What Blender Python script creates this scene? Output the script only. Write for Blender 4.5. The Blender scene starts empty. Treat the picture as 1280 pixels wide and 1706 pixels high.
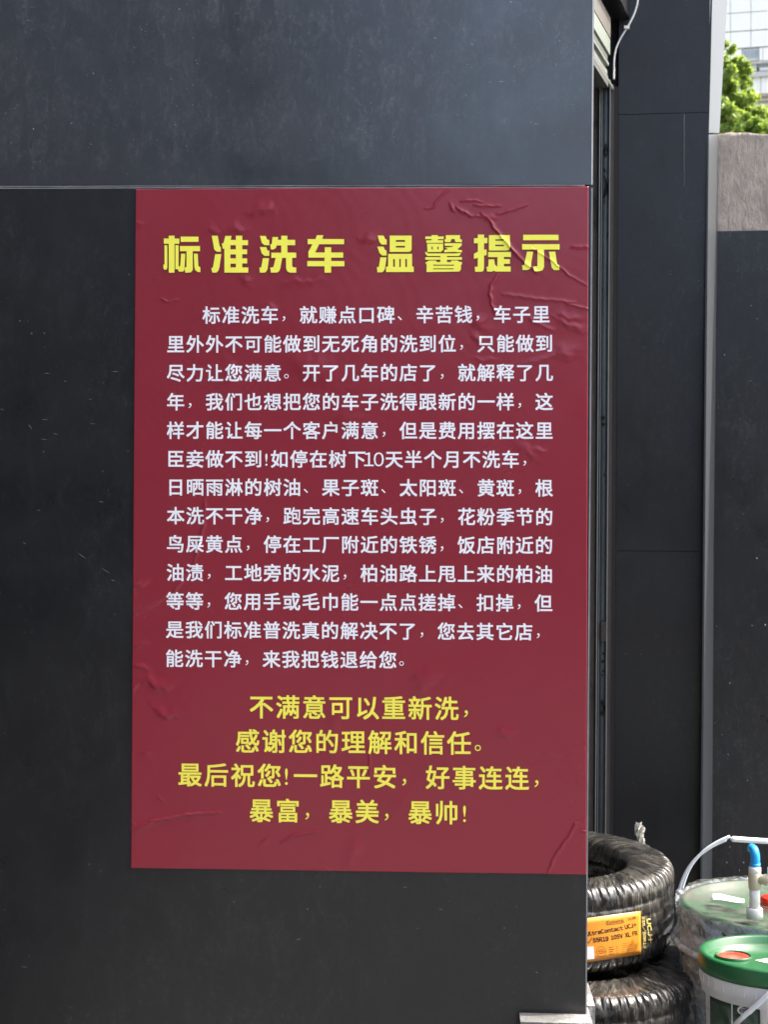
import bpy, bmesh, math, random
import numpy as np
from mathutils import Vector, Matrix, noise
random.seed(7)
SC = bpy.context.scene
COL = SC.collection

# ---------------------------------------------------------------- camera
F = 2366.0                       # focal length in photo pixels (1280 x 1706)
CAM = Vector((0, -2.5, 1.37))
YAW, ROLL = math.radians(2.5), 0.0063
FWD = Vector((-math.sin(YAW), math.cos(YAW), 0))
R0 = Vector((math.cos(YAW), math.sin(YAW), 0)); U0 = Vector((0, 0, 1))
RT = R0*math.cos(ROLL) + U0*math.sin(ROLL)
UP = U0*math.cos(ROLL) - R0*math.sin(ROLL)
cam = bpy.data.cameras.new('camera'); cam.sensor_fit = 'VERTICAL'; cam.sensor_height = 36
cam.lens = F/1706*36; cam.clip_start = .05; cam.clip_end = 2000
cam.dof.use_dof = True; cam.dof.focus_distance = 2.5; cam.dof.aperture_fstop = 12
co = bpy.data.objects.new('camera', cam); COL.objects.link(co)
co.matrix_world = Matrix(((RT.x, UP.x, -FWD.x, CAM.x), (RT.y, UP.y, -FWD.y, CAM.y), (RT.z, UP.z, -FWD.z, CAM.z), (0, 0, 0, 1)))
SC.camera = co
# ---------------------------------------------------------------- world, sun, exposure
SUN_EL, SUN_AZ = 52, 8           # azimuth measured from +X towards +Y
world = bpy.data.worlds.new('World'); SC.world = world; world.use_nodes = True
wn = world.node_tree.nodes; bg = wn['Background']
sky = wn.new('ShaderNodeTexSky'); sky.sky_type = 'NISHITA'; sky.sun_disc = False
sky.sun_elevation = math.radians(SUN_EL); sky.sun_rotation = math.radians(90-SUN_AZ)
sky.air_density = 1.0; sky.dust_density = 6.0; sky.ozone_density = 1.0
world.node_tree.links.new(sky.outputs[0], bg.inputs[0]); bg.inputs[1].default_value = .12
sd = Vector((math.cos(math.radians(SUN_EL))*math.cos(math.radians(SUN_AZ)), math.cos(math.radians(SUN_EL))*math.sin(math.radians(SUN_AZ)), math.sin(math.radians(SUN_EL))))
sl = bpy.data.lights.new('sun', 'SUN'); sl.energy = 2.0; sl.angle = math.radians(.5); sl.color = (1, .95, .86)
so = bpy.data.objects.new('sun', sl); COL.objects.link(so); so.rotation_euler = sd.to_track_quat('Z', 'Y').to_euler(); so.location = (4, 2, 6)
SC.view_settings.view_transform = 'Standard'; SC.view_settings.look = 'None'; SC.view_settings.gamma = 1
SC.view_settings.use_curve_mapping = False; SC.view_settings.exposure = 2.32

# ---------------------------------------------------------------- helpers
def ray(px, py): return FWD*F + RT*(px-640) - UP*(py-853)
def hit(px, py, P, N):
    d = ray(px, py); return CAM + d*((P-CAM).dot(N)/d.dot(N))
def at(px, py, Y): return hit(px, py, Vector((0, Y, 0)), Vector((0, 1, 0)))
def zat(px, py, P):                       # height seen at a pixel on the vertical line over P
    n = Vector((FWD.x, FWD.y, 0)); return hit(px, py, P, n).z
def tag(o, label=None, cat=None, group=None, kind=None):
    if label: o['label'] = label
    if cat: o['category'] = cat
    if group: o['group'] = group
    if kind: o['kind'] = kind
    return o
def link(name, me, mat=None, parent=None):
    o = bpy.data.objects.new(name, me); COL.objects.link(o)
    if mat is not None:
        for m in (mat if isinstance(mat, (list, tuple)) else [mat]): me.materials.append(m)
    if parent: o.parent = parent; o.matrix_parent_inverse = parent.matrix_basis.inverted()
    return o
def empty(name, loc): 
    o = bpy.data.objects.new(name, None); COL.objects.link(o); o.location = loc; o.empty_display_size = .1; return o
def bmobj(name, bm, mat, parent=None, smooth=False, bevel=0, seg=2):
    if bevel: bmesh.ops.bevel(bm, geom=[e for e in bm.edges if e.is_manifold and e.calc_face_angle(0) > .5], offset=bevel, segments=seg, affect='EDGES', profile=.6)
    bmesh.ops.recalc_face_normals(bm, faces=bm.faces)
    me = bpy.data.meshes.new(name); bm.to_mesh(me); bm.free()
    if smooth:
        for p in me.polygons: p.use_smooth = True
    return link(name, me, mat, parent)
def prism(bm, pts, vec):
    "closed prism: polygon pts (Vectors) swept by vec"
    a = [bm.verts.new(p) for p in pts]; b = [bm.verts.new(p+vec) for p in pts]
    bm.faces.new(a); bm.faces.new(b[::-1]); n = len(a)
    for i in range(n): bm.faces.new((a[i], b[i], b[(i+1) % n], a[(i+1) % n]))
def box(bm, x0, x1, y0, y1, z0, z1):
    prism(bm, [Vector((x0, y0, z0)), Vector((x1, y0, z0)), Vector((x1, y1, z0)), Vector((x0, y1, z0))], Vector((0, 0, z1-z0)))
def lathe(bm, prof, n=64, c=(0, 0), close=False, a0=0, a1=math.tau):
    full = abs(a1-a0-math.tau) < 1e-6; rings = []
    for i in range(n if full else n+1):
        a = a0+(a1-a0)*i/n
        rings.append([bm.verts.new((c[0]+r*math.cos(a), c[1]+r*math.sin(a), z)) for r, z in prof])
    m = len(rings); k = len(prof)
    for i in range(m if full else m-1):
        A, B = rings[i], rings[(i+1) % m]
        for j in range(k if close else k-1):
            f = (A[j], B[j], B[(j+1) % k], A[(j+1) % k]); bm.faces.new(f)
def tube(bm, pts, r, n=10, cap=True):
    pts = [Vector(p) for p in pts]; rings = []; prev = None
    for i, p in enumerate(pts):
        t = (pts[min(i+1, len(pts)-1)]-pts[max(i-1, 0)]).normalized()
        if prev is None: prev = t.orthogonal().normalized()
        a = (prev-t*prev.dot(t)).normalized(); b = t.cross(a); prev = a
        rr = r[i] if isinstance(r, (list, tuple)) else r
        rings.append([bm.verts.new(p+a*rr*math.cos(q)+b*rr*math.sin(q)) for q in [math.tau*k/n for k in range(n)]])
    for A, B in zip(rings, rings[1:]):
        for k in range(n): bm.faces.new((A[k], A[(k+1) % n], B[(k+1) % n], B[k]))
    if cap: bm.faces.new(rings[0][::-1]); bm.faces.new(rings[-1])
def catmull(P, n=8):
    P = [Vector(p) for p in P]; Q = [P[0]*2-P[1]]+P+[P[-1]*2-P[-2]]; out = []
    for i in range(1, len(Q)-2):
        for k in range(n):
            t = k/n; a, b, c, d = Q[i-1:i+3]
            out.append(.5*((2*b)+(c-a)*t+(2*a-5*b+4*c-d)*t*t+(3*b-3*c+d-a)*t**3))
    return out+[P[-1]]
# ---------------------------------------------------------------- materials
class MT:
    def __init__(s, name):
        s.m = bpy.data.materials.new(name); s.m.use_nodes = True; s.t = s.m.node_tree; s.b = s.t.nodes['Principled BSDF']; s.o = s.t.nodes['Material Output']
    def n(s, ty, **kw):
        x = s.t.nodes.new('ShaderNode'+ty)
        for k, v in kw.items():
            if k.startswith('i_'): x.inputs[k[2:].replace('_', ' ')].default_value = v
            else: setattr(x, k, v)
        return x
    def l(s, a, b): s.t.links.new(a, b)
    def co(s, scale=(1, 1, 1), kind='Object'):
        tc = s.n('TexCoord'); mp = s.n('Mapping'); mp.inputs['Scale'].default_value = scale; s.l(tc.outputs[kind], mp.inputs[0]); return mp.outputs[0]
    def noise(s, scale, detail=4, rough=.5, co=None, dist=0):
        x = s.n('TexNoise'); x.inputs['Scale'].default_value = scale; x.inputs['Detail'].default_value = detail; x.inputs['Roughness'].default_value = rough; x.inputs['Distortion'].default_value = dist
        s.l(co if co else s.co(), x.inputs['Vector']); return x.outputs['Fac']
    def ramp(s, fac, stops):
        r = s.n('ValToRGB'); e = r.color_ramp.elements
        for i, (p, c) in enumerate(stops):
            if i > 1: e.new(p)
            e[i].position = p; e[i].color = (c, c, c, 1) if isinstance(c, (int, float)) else (*c, 1)
        s.l(fac, r.inputs[0]); return r.outputs[0]
    def mix(s, fac, a, b, ty='MIX'):
        x = s.n('MixRGB', blend_type=ty)
        for v, i in ((fac, 0), (a, 1), (b, 2)):
            if isinstance(v, (int, float)): x.inputs[i].default_value = v if i == 0 else (v, v, v, 1)
            elif isinstance(v, tuple): x.inputs[i].default_value = (*v, 1)
            else: s.l(v, x.inputs[i])
        return x.outputs[0]
    def math(s, op, a, b=0.0):
        x = s.n('Math', operation=op)
        for v, i in ((a, 0), (b, 1)):
            if isinstance(v, (int, float)): x.inputs[i].default_value = v
            else: s.l(v, x.inputs[i])
        return x.outputs[0]
    def col(s, v):
        if isinstance(v, tuple): s.b.inputs['Base Color'].default_value = (*v, 1)
        else: s.l(v, s.b.inputs['Base Color'])
    def rough(s, v):
        if isinstance(v, (int, float)): s.b.inputs['Roughness'].default_value = v
        else: s.l(v, s.b.inputs['Roughness'])
    def bump(s, h, strength=.3, dist=.01):
        x = s.n('Bump'); x.inputs['Strength'].default_value = strength; x.inputs['Distance'].default_value = dist; s.l(h, x.inputs['Height']); s.l(x.outputs[0], s.b.inputs['Normal'])
def simple(name, col, rough=.5, metal=0, var=.25, scale=30, bump=0, spec=.5):
    m = MT(name); n = m.noise(scale, 5, .6)
    m.col(m.mix(n, tuple(c*(1-var) for c in col), tuple(min(1, c*(1+var)) for c in col))); m.rough(rough)
    m.b.inputs['Metallic'].default_value = metal; m.b.inputs['Specular IOR Level'].default_value = spec
    if bump: m.bump(m.noise(scale*4, 6, .65), bump, .002)
    return m.m

def panel_mat(name, base, dusty, zlo=None, zhi=None, rough=.34, amount=1.0, spec=.42, ior=1.5):
    "dark satin composite panel with dust, fine scratches and paint chips"
    m = MT(name)
    film = m.ramp(m.noise(2.6, 7, .66, dist=.8), [(.36, .12), (.64, 1.)])
    fine = m.ramp(m.noise(30, 9, .8, m.co((1, 1, .5)), 1.0), [(.47, 0.), (.62, 1.)])
    streak = m.ramp(m.noise(60, 4, .6, m.co((1, 1, .06))), [(.45, 0.), (.8, 1.)])
    vfine = m.ramp(m.noise(125, 6, .75, m.co((1, 1, .6)), .8), [(.50, .0), (.59, 1.)])
    mott = m.math('ADD', m.math('MULTIPLY', fine, .45), m.math('MULTIPLY', m.math('MULTIPLY', vfine, m.math('ADD', fine, .25)), .75))
    d = m.mix(1.0, film, mott, 'MULTIPLY'); d = m.math('ADD', m.math('MULTIPLY', d, .85), m.math('MULTIPLY', streak, .12))
    if zlo is not None:      # dust mix fades out below an uneven line
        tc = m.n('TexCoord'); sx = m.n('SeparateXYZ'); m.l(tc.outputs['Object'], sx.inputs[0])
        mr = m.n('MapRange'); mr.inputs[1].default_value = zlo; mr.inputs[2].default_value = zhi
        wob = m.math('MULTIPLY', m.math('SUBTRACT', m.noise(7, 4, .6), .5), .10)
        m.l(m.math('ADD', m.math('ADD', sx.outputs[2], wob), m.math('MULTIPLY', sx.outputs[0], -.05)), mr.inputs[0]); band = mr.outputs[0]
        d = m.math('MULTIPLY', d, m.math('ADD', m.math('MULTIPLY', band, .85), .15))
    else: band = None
    # chips: sparse bright dots and short scratches
    def dots(sc, thr, gate, stretch=(1, 1, 1)):
        v = m.n('TexVoronoi'); v.inputs['Scale'].default_value = sc; m.l(m.co(stretch), v.inputs['Vector'])
        a = m.math('LESS_THAN', v.outputs['Distance'], thr)
        s2 = m.n('SeparateColor'); m.l(v.outputs['Color'], s2.inputs[0])
        return m.math('MULTIPLY', a, m.math('GREATER_THAN', s2.outputs[0], gate))
    chips0 = m.math('MULTIPLY', dots(170, .16, .93, (1, 1, .5)), .25)
    chips = m.math('ADD', chips0, m.math('ADD', dots(46, .085, .88), m.math('MULTIPLY', dots(95, .12, .86, (1, 1, .7)), .4)))
    chips = m.math('ADD', chips, m.math('MULTIPLY', dots(24, .055, .90, (.45, 1, 1.6)), .5))
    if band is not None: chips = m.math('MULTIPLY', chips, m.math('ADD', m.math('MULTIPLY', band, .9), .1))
    chips = m.math('MULTIPLY', chips, m.ramp(m.noise(5, 3, .5), [(.42, .1), (.62, 1.)]))
    c = m.mix(m.math('MULTIPLY', d, amount), base, dusty)
    c = m.mix(m.math('MULTIPLY', chips, .55*amount), c, (.42, .43, .43))
    m.col(c); m.rough(m.ramp(m.noise(7, 2, .5), [(.3, rough-.05), (.75, rough+.10)]))
    m.b.inputs['Specular IOR Level'].default_value = spec; m.b.inputs['IOR'].default_value = ior
    m.bump(m.noise(4.5, 3, .5), .12, .004)
    return m.m

def concrete(name, a, b, scale=9, bump=.5):
    m = MT(name)
    n1 = m.noise(scale, 8, .65, m.co((1, 1, .5))); n2 = m.noise(scale*9, 6, .7, m.co((1, 1, .35)))
    c = m.mix(m.ramp(n1, [(.35, 0.), (.68, 1.)]), a, b); c = m.mix(.45, c, m.ramp(n2, [(.25, .35), (.7, 1.)]), 'MULTIPLY')
    st = m.ramp(m.noise(5.2, 5, .6, m.co((1, 1, .22)), .4), [(.54, 0.), (.64, 1.)])
    c = m.mix(m.math('MULTIPLY', st, m.ramp(n2, [(.4, 0.), (.55, .8)])), c, (.62, .60, .56))
    m.col(c); m.rough(.9); m.bump(m.math('ADD', n2, m.math('MULTIPLY', n1, .4)), bump, .012)
    return m.m

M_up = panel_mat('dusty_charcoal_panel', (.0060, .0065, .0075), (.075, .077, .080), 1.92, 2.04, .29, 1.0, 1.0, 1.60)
M_lo = panel_mat('charcoal_panel', (.0072, .0079, .0090), (.045, .047, .050), None, None, .30, .38, .60)
M_pil = panel_mat('charcoal_pillar_panel', (.0105, .0108, .0115), (.042, .044, .047), None, None, .32, .45)
M_dk = panel_mat('speckled_charcoal_panel', (.0105, .0108, .0115), (.055, .058, .062), None, None, .32, .7)
M_edge = simple('raw_panel_edge', (.55, .55, .53), .5, 0, .2, 60)
M_seal = simple('grey_sealant', (.24, .25, .25), .45, 0, .5, 25, .4)
M_black = simple('black_gap', (.006, .006, .006), .8, 0)
M_conc = concrete('raw_concrete', (.39, .335, .285), (.55, .48, .41), 9, 1.0)
M_stone = concrete('pale_stone', (.12, .12, .117), (.20, .197, .19), 20, .4)
M_ground = concrete('ground_concrete', (.055, .058, .062), (.10, .102, .106), 3, .3)
M_core = concrete('wall_core', (.10, .095, .09), (.17, .16, .15), 6, .3)
M_steel = simple('galvanised_rail', (.20, .225, .235), .38, .6, .3, 14, .15)
M_rail2 = simple('pale_rail_edge', (.24, .25, .24), .4, .3, .25, 40)
M_grime = simple('grimy_brown_steel', (.030, .023, .017), .7, 0, .7, 22, .6)
m = MT('stained_plaster'); n = m.ramp(m.noise(2.2, 6, .7, m.co((1, 1, .8)), .4), [(.36, 0.), (.48, 1.)]); m.col(m.mix(n, (.022, .018, .015), m.mix(m.noise(22, 5, .6), (.13, .115, .095), (.24, .215, .18)))); m.rough(.85); M_beige = m.m
M_lint = simple('pale_green_lintel', (.19, .215, .19), .45, 0, .12, 12)
M_soff = simple('dull_soffit', (.07, .075, .068), .6, 0, .2, 10)
M_strip = simple('grey_facade_panel', (.055, .062, .068), .38, 0, .12, 8)
M_stripu = simple('light_facade_panel', (.036, .040, .034), .46, 0, .14, 9)
M_cable = simple('white_cable', (.75, .75, .72), .4, 0, .05)

# ---------------------------------------------------------------- ground
bm = bmesh.new(); box(bm, -300, 300, -300, 300, -.3, 0)
tag(bmobj('ground', bm, M_ground), kind='structure')

# ---------------------------------------------------------------- near wall with its composite panels
X_R0 = at(989, 0, 0); X_R1 = at(977, 1697, 0)
def xr(z):                      # right edge of the panels (very slightly out of plumb)
    t = (X_R0.z-z)/(X_R0.z-X_R1.z); return X_R0.x+(X_R1.x-X_R0.x)*t
wall = empty('clad_wall', (-.8, .1, 0)); tag(wall, 'near wall clad in matt charcoal panels that carries the red notice', 'wall')
zseamL, zseamR = at(0, 308.5, 0).z, at(984, 310, 0).z
xl, zt, zb = -2.6, 3.05, .0
bm = bmesh.new(); TH = .006
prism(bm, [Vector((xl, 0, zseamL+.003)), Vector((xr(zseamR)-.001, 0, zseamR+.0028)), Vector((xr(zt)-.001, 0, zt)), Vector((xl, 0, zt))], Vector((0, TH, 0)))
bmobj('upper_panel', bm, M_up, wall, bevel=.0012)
bm = bmesh.new()
prism(bm, [Vector((xl, .001, zb)), Vector((xr(zb)-.001, .001, zb)), Vector((xr(zseamR)-.001, .001, zseamR-.0028)), Vector((xl, .001, zseamL-.0035))], Vector((0, TH, 0)))
bmobj('lower_panel', bm, M_lo, wall, bevel=.0012)
# sealant bead in the joint: a slightly wavy strip
bm = bmesh.new()
for k, (dz, rr, y) in enumerate(((.0016, .0013, .0015), (-.0017, .0014, .0022))):
    pts = []
    for i in range(120):
        x = xl+(xr(zseamR)-.012-xl)*i/119; z = zseamL+(zseamR-zseamL)*(x-xl)/(xr(zseamR)-xl)
        pts.append((x, y+.0006*noise.noise((x*9, k*3, 0)), z+dz+.0007*noise.noise((x*5, k, 2))))
    tube(bm, pts, rr, 6)
bmobj('joint_sealant', bm, M_seal, wall, True)
bm = bmesh.new(); box(bm, xl, xr(0)-.03, .007, .30, 0, zt)
bmobj('wall_core', bm, M_core, wall)
for nm, z0, z1 in (('edge_trim', zseamR+.003, zt), ('edge_trim', 0.0, zseamR-.003)):
    bm = bmesh.new(); w = .0016 if z1 == zt else .0011
    prism(bm, [Vector((xr(z0)-.001, .0005, z0)), Vector((xr(z0)+w, .0005, z0)), Vector((xr(z1)+w+.0008, .0005, z1)), Vector((xr(z1)-.001, .0005, z1))], Vector((0, .004, 0)))
    bmobj(nm, bm, M_edge if z1 == zt else M_seal, wall)
    bm = bmesh.new()
    prism(bm, [Vector((xr(z0)-.03, .007, z0)), Vector((xr(z0)-.002, .007, z0)), Vector((xr(z1)-.002, .007, z1)), Vector((xr(z1)-.03, .007, z1))], Vector((0, .04, 0)))
    bmobj('panel_return', bm, M_black, wall)
wing = empty('added_dark_wing', (-1.1, -.8, 0)); tag(wing, 'unseen dark wing wall, added to darken the left side of the near wall', 'wall')  # unseen wing, added to block sky light from the left
bm = bmesh.new(); box(bm, -1.20, -1.02, -2.9, -.002, 0, 3.3); bmobj('added_wing_core', bm, M_core, wing)
bm = bmesh.new(); box(bm, -1.018, -1.010, -2.9, -.004, 0, 3.3); bmobj('added_wing_panel', bm, M_lo, wing)
opp = empty('added_dark_building', (-9, -9.5, 0)); tag(opp, 'unseen dark building, added for the charcoal panels to reflect', 'building')  # unseen blocks behind the camera, added as something dark to reflect
bm = bmesh.new(); box(bm, -17, -.9, -12, -9.5, 0, 10); bmobj('added_facade', bm, simple('dark_reflected_wall', (.03, .03, .032), .8), opp)
bm = bmesh.new(); box(bm, -.89, 14, -11.5, -9.6, 0, 3.3); bmobj('added_annex', bm, simple('dark_reflected_annex', (.05, .05, .05), .8), opp)  # lower block, added as a dark skyline in the panel reflections
bm = bmesh.new(); box(bm, -17.2, -.7, -12.2, -9.2, 10, 10.2); bmobj('added_roof', bm, M_core, opp)
# chips and scratches knocked into the upper panel: tiny raised flakes
bm = bmesh.new(); rnd = random.Random(4)
spots = [(770, 210, 4), (768, 197, 3), (962, 188, 4), (960, 178, 3), (597, 82, 3), (605, 215, 2.5), (778, 108, 2.5), (842, 200, 2), (892, 205, 2.5), (928, 222, 2.5), (147, 243, 2.5), (120, 205, 2.5), (288, 125, 3), (240, 45, 2.5), (325, 102, 2), (20, 183, 3)]
for (px, py, r) in spots:
    for k in range(rnd.choice((1, 1, 2, 3, 5))):
        p = at(px+rnd.gauss(0, r)*1.5, py+rnd.gauss(0, r)*1.7, -.0003); a = rnd.uniform(0, 3.14); L = rnd.uniform(.0008, .0030); w = rnd.uniform(.0003, .0007)
        d = Vector((math.cos(a), 0, math.sin(a))); e = Vector((-d.z, 0, d.x)); prism(bm, [p-d*L, p-e*w, p+d*L, p+e*w], Vector((0, .0004, 0)))
for (px, py, L, a) in [(78, 622, 6, 0), (192, 619, 7, 0), (108, 635, 3, 0), (150, 665, 3, 0), (74, 699, 6, 0), (50, 711, 5, -.9), (92, 723, 5, -.2), (73, 732, 7, -.2), (154, 706, 6, 0), (3, 682, 4, -.4),
                       (40, 905, 4, -.5), (136, 926, 9, -.6), (176, 951, 8, -.6), (168, 836, 5, 0), (188, 967, 4, -.3), (64, 850, 4, 0), (498, 1565, 4, .2), (675, 1478, 4, 0), (735, 1515, 4, -.2), (895, 1620, 3, -.3)]:
    p = at(px, py, .0007); L *= .00105; d = Vector((math.cos(a), 0, math.sin(a))); e = Vector((-d.z, 0, d.x))
    prism(bm, [p-d*L, p-e*.0004-d*L*.1, p+d*L, p+e*.0004], Vector((0, .0004, 0)))
tag(bmobj('paint_chips', bm, simple('chipped_paint', (.22, .23, .24), .5, 0, .4, 90), wall), kind='stuff')

# ---------------------------------------------------------------- the notice
NX, NY = 520, 780
TL, TR, BR, BL = (226, 316), (981, 311.5), (977, 1457), (218, 1446)
CREASE = [  # polyline in sheet pixels, amplitude mm, width px
 ([(803,357),(817,368),(823,380),(837,397),(856,419),(873,437),(894,454)], 2.6, 2.4), ([(887,415),(915,432),(932,445),(950,460),(978,476)], 1.7, 1.4),
 ([(840,491),(866,494),(897,499),(928,501),(958,505)], 2.0, 1.9), ([(944,506),(982,516)], 1.9, 1.4), ([(830,458),(819,472),(816,488),(820,510),(827,523)], 2.0, 2.2),
 ([(762,347),(775,355),(784,360)], 2.4, 2.6), ([(784,360),(809,362)], 1.5, 1.3), ([(770,336),(787,334),(803,337)], 1.6, 1.5), ([(790,343),(834,344)], 1.9, 1.4), ([(828,358),(850,352),(866,347),(878,341)], 1.6, 1.5),
 ([(750,316),(734,329),(725,341),(724,347),(709,348)], 1.0, 1.3), ([(750,340),(756,352)], 1.7, 2.4), ([(809,362),(828,366)], 1.9, 3.2),
 ([(930,533),(950,541),(970,555)], 2.9, 4.6), ([(933,523),(971,535)], 2.0, 3.8), ([(953,411),(980,411)], 1.3, 2.6), ([(875,608),(900,601),(928,592)], 1.7, 3), ([(928,592),(962,588)], 2.6, 8),
 ([(785,558),(800,571)], 2.2, 4), ([(883,532),(900,541),(921,551)], 1.5, 2.4), ([(790,530),(803,545)], 2.4, 9), ([(791,597),(828,601)], 1.0, 4),
 ([(420,355),(458,349)], 2.8, 6), ([(345,387),(365,384)], 1.5, 6), ([(375,386),(405,384)], 2.0, 6), ([(603,399),(628,400)], 2.2, 5), ([(404,461),(416,474)], 1.8, 5), ([(268,497),(278,503),(296,499)], 1.1, 1.5), ([(466,474),(500,468),(540,466)], 1.0, 4),
 ([(224,372),(238,372)], 1.2, 3.5), ([(480,600),(560,640)], 2.6, 16), ([(560,690),(600,710)], 2.0, 14), ([(440,510),(462,515)], 1.4, 6),
 ([(341,834),(339,875),(329,915),(323,937)], 1.5, 2.6), ([(323,937),(290,985),(251,1009),(224,1022)], 1.5, 2.2), ([(223,978),(248,972)], 2.0, 3.8), ([(221,1078),(250,1070)], 1.5, 3), ([(222,1109),(248,1114)], 2.1, 3), ([(222,1148),(232,1140)], 1.8, 3.2),
 ([(230,1132),(258,1141),(283,1144)], 2.9, 6), ([(251,1176),(270,1190),(297,1196)], 2.5, 4.6), ([(219,1387),(240,1377),(261,1368)], 2.6, 3.0), ([(250,1368),(275,1365),(307,1358),(339,1355),(366,1354)], 2.5, 2.2), ([(470,1405),(489,1392),(528,1385)], 1.8, 1.9), ([(430,1412),(450,1392)], 1.0, 3),
 ([(973,1367),(959,1372),(950,1390),(925,1425),(913,1456)], 2.0, 2.4), ([(968,1385),(979,1386)], 1.5, 1.5), ([(828,1228),(858,1219)], 2.3, 5), ([(690,1120),(715,1150)], 2.6, 16), ([(690,1320),(650,1360)], 1.0, 9),
 ([(582,1448),(596,1395)], 2.0, 9), ([(616,1245),(617,1292)], 1.3, 1.6), ([(860,740),(900,768)], 1.8, 5), ([(890,745),(915,752)], 1.3, 4), ([(560,1150),(556,1260)], 1.4, 9), ([(380,600),(390,640)], 1.4, 8), ([(232,1255),(250,1253)], 1.2, 3), ([(266,1330),(272,1327)],1.2,4)]
def height(x, y):
    "height (m) of the sheet surface above its flat glue plane at sheet pixels x, y (numpy)"
    x = np.asarray(x, float); y = np.asarray(y, float); h = np.zeros_like(x)
    wx = x+2.5*np.sin(y*.11)+1.6*np.sin(y*.37+x*.05); wy = y+2.2*np.sin(x*.13+1)+1.5*np.sin(x*.31)
    for pts, amp, w in CREASE:
        best = np.full_like(x, 1e9); side = np.zeros_like(x)
        L = sum(math.dist(a, b) for a, b in zip(pts, pts[1:])); run = 0; tt = np.zeros_like(x)
        X, Y = (wx, wy) if w > 3 else (x+.6*np.sin(y*.4), y+.6*np.sin(x*.35))
        for a, b in zip(pts, pts[1:]):
            dx, dy = b[0]-a[0], b[1]-a[1]; l2 = dx*dx+dy*dy; t = np.clip(((X-a[0])*dx+(Y-a[1])*dy)/l2, 0, 1)
            ex, ey = X-a[0]-t*dx, Y-a[1]-t*dy; d = ex*ex+ey*ey; mk = d < best
            s = (ex*dy-ey*dx); side = np.where(mk, np.sign(s), side); tt = np.where(mk, (run+t*math.sqrt(l2))/L, tt); best = np.minimum(best, d); run += math.sqrt(l2)
        ww = w*(1+.55*side*(1 if amp > 1.4 else -1)*.6)       # one flank steeper than the other
        env = .35+.65*np.sin(np.pi*np.clip(tt, .02, .98))**.5*(1+.3*np.sin(tt*17+amp*9))
        ww = ww*(.8 if w >= 3 else .66); wide = w >= 3; env = np.where(wide, np.sin(np.pi*np.clip(tt, .03, .97))**.8*.75+.1, env); ww = ww*(1.15 if wide else 1)
        h += amp*(.00080 if wide else .00105)*env*((.6*np.exp(-best/(2*ww*ww))+.4*np.exp(-np.sqrt(best)/(ww*1.1))) if not wide else np.exp(-best/(2*ww*ww)))
    h += .00055*np.sin(x*.011+1.3*np.sin(y*.006))*np.sin(y*.009+.8*np.sin(x*.008)+.6)+.00016*np.sin(x*.043+y*.021+2*np.sin(y*.013))*np.sin(y*.037-x*.012)
    h += .00006*np.sin(x*.16+2*np.sin(y*.05))*np.sin(y*.14+2*np.sin(x*.06))
    return h
BASE = .0016
def unproj_np(px, py, Yoff):
    d = np.stack([FWD[i]*F+RT[i]*(px-640)-UP[i]*(py-853) for i in range(3)], -1)
    P0 = d*((0-CAM.y)/d[..., 1])[..., None]+np.array(CAM)        # on the flat wall
    P0[..., 1] = -Yoff; return P0
def sheet_pts(px, py, lift=0): return unproj_np(px, py, BASE+height(px, py)+lift)
notice = empty('notice_poster', tuple(at(600, 880, 0))); tag(notice, 'large crimson adhesive notice with yellow heading and white Chinese text on the charcoal wall', 'poster')
u = np.linspace(0, 1, NX+1); v = np.linspace(0, 1, NY+1); U, V = np.meshgrid(u, v)
PX = (1-V)*((1-U)*TL[0]+U*TR[0])+V*((1-U)*BL[0]+U*BR[0]); PY = (1-V)*((1-U)*TL[1]+U*TR[1])+V*((1-U)*BL[1]+U*BR[1])
PY += np.where(V == 0, .5*np.sin(PX*.05), 0); G = sheet_pts(PX, PY)
vs = G.reshape(-1, 3); W = NX+1; idx = np.arange((NX+1)*(NY+1)).reshape(NY+1, NX+1)
fc = np.stack([idx[:-1, :-1], idx[1:, :-1], idx[1:, 1:], idx[:-1, 1:]], -1).reshape(-1, 4)
rim = list(idx[0, :])+list(idx[1:, -1])+list(idx[-1, -2::-1])+list(idx[-2:0:-1, 0]); nb = len(vs)
back = vs[rim].copy(); back[:, 1] = .0008
sk = [(rim[i], rim[(i+1) % len(rim)], nb+(i+1) % len(rim), nb+i) for i in range(len(rim))]
me = bpy.data.meshes.new('sheet'); allf = np.vstack([fc, np.array(sk)]); allv = np.vstack([vs, back])
me.vertices.add(len(allv)); me.vertices.foreach_set('co', allv.astype(np.float32).ravel()); me.loops.add(allf.size); me.loops.foreach_set('vertex_index', allf.astype(np.int32).ravel())
me.polygons.add(len(allf)); me.polygons.foreach_set('loop_start', np.arange(0, allf.size, 4, dtype=np.int32)); me.polygons.foreach_set('use_smooth', np.ones(len(allf), bool)); me.update(calc_edges=True); me.validate()
m = MT('crimson_vinyl'); n = m.noise(1.6, 4, .5)
m.col(m.mix(n, (.232, .0205, .034), (.265, .025, .041))); m.rough(m.ramp(m.noise(6, 4, .6), [(.3, .21), (.7, .29)])); m.b.inputs['Specular IOR Level'].default_value = .45
m.bump(m.noise(90, 3, .5), .05, .001)
link('sheet', me, m.m, notice)
M_white = simple('white_print', (.90, .90, .94), .42, 0, .03); M_yel = simple('yellow_print', (.97, .93, .10), .42, 0, .02); M_yel2 = simple('warm_yellow_print', (.96, .87, .10), .42, 0, .02)

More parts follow.
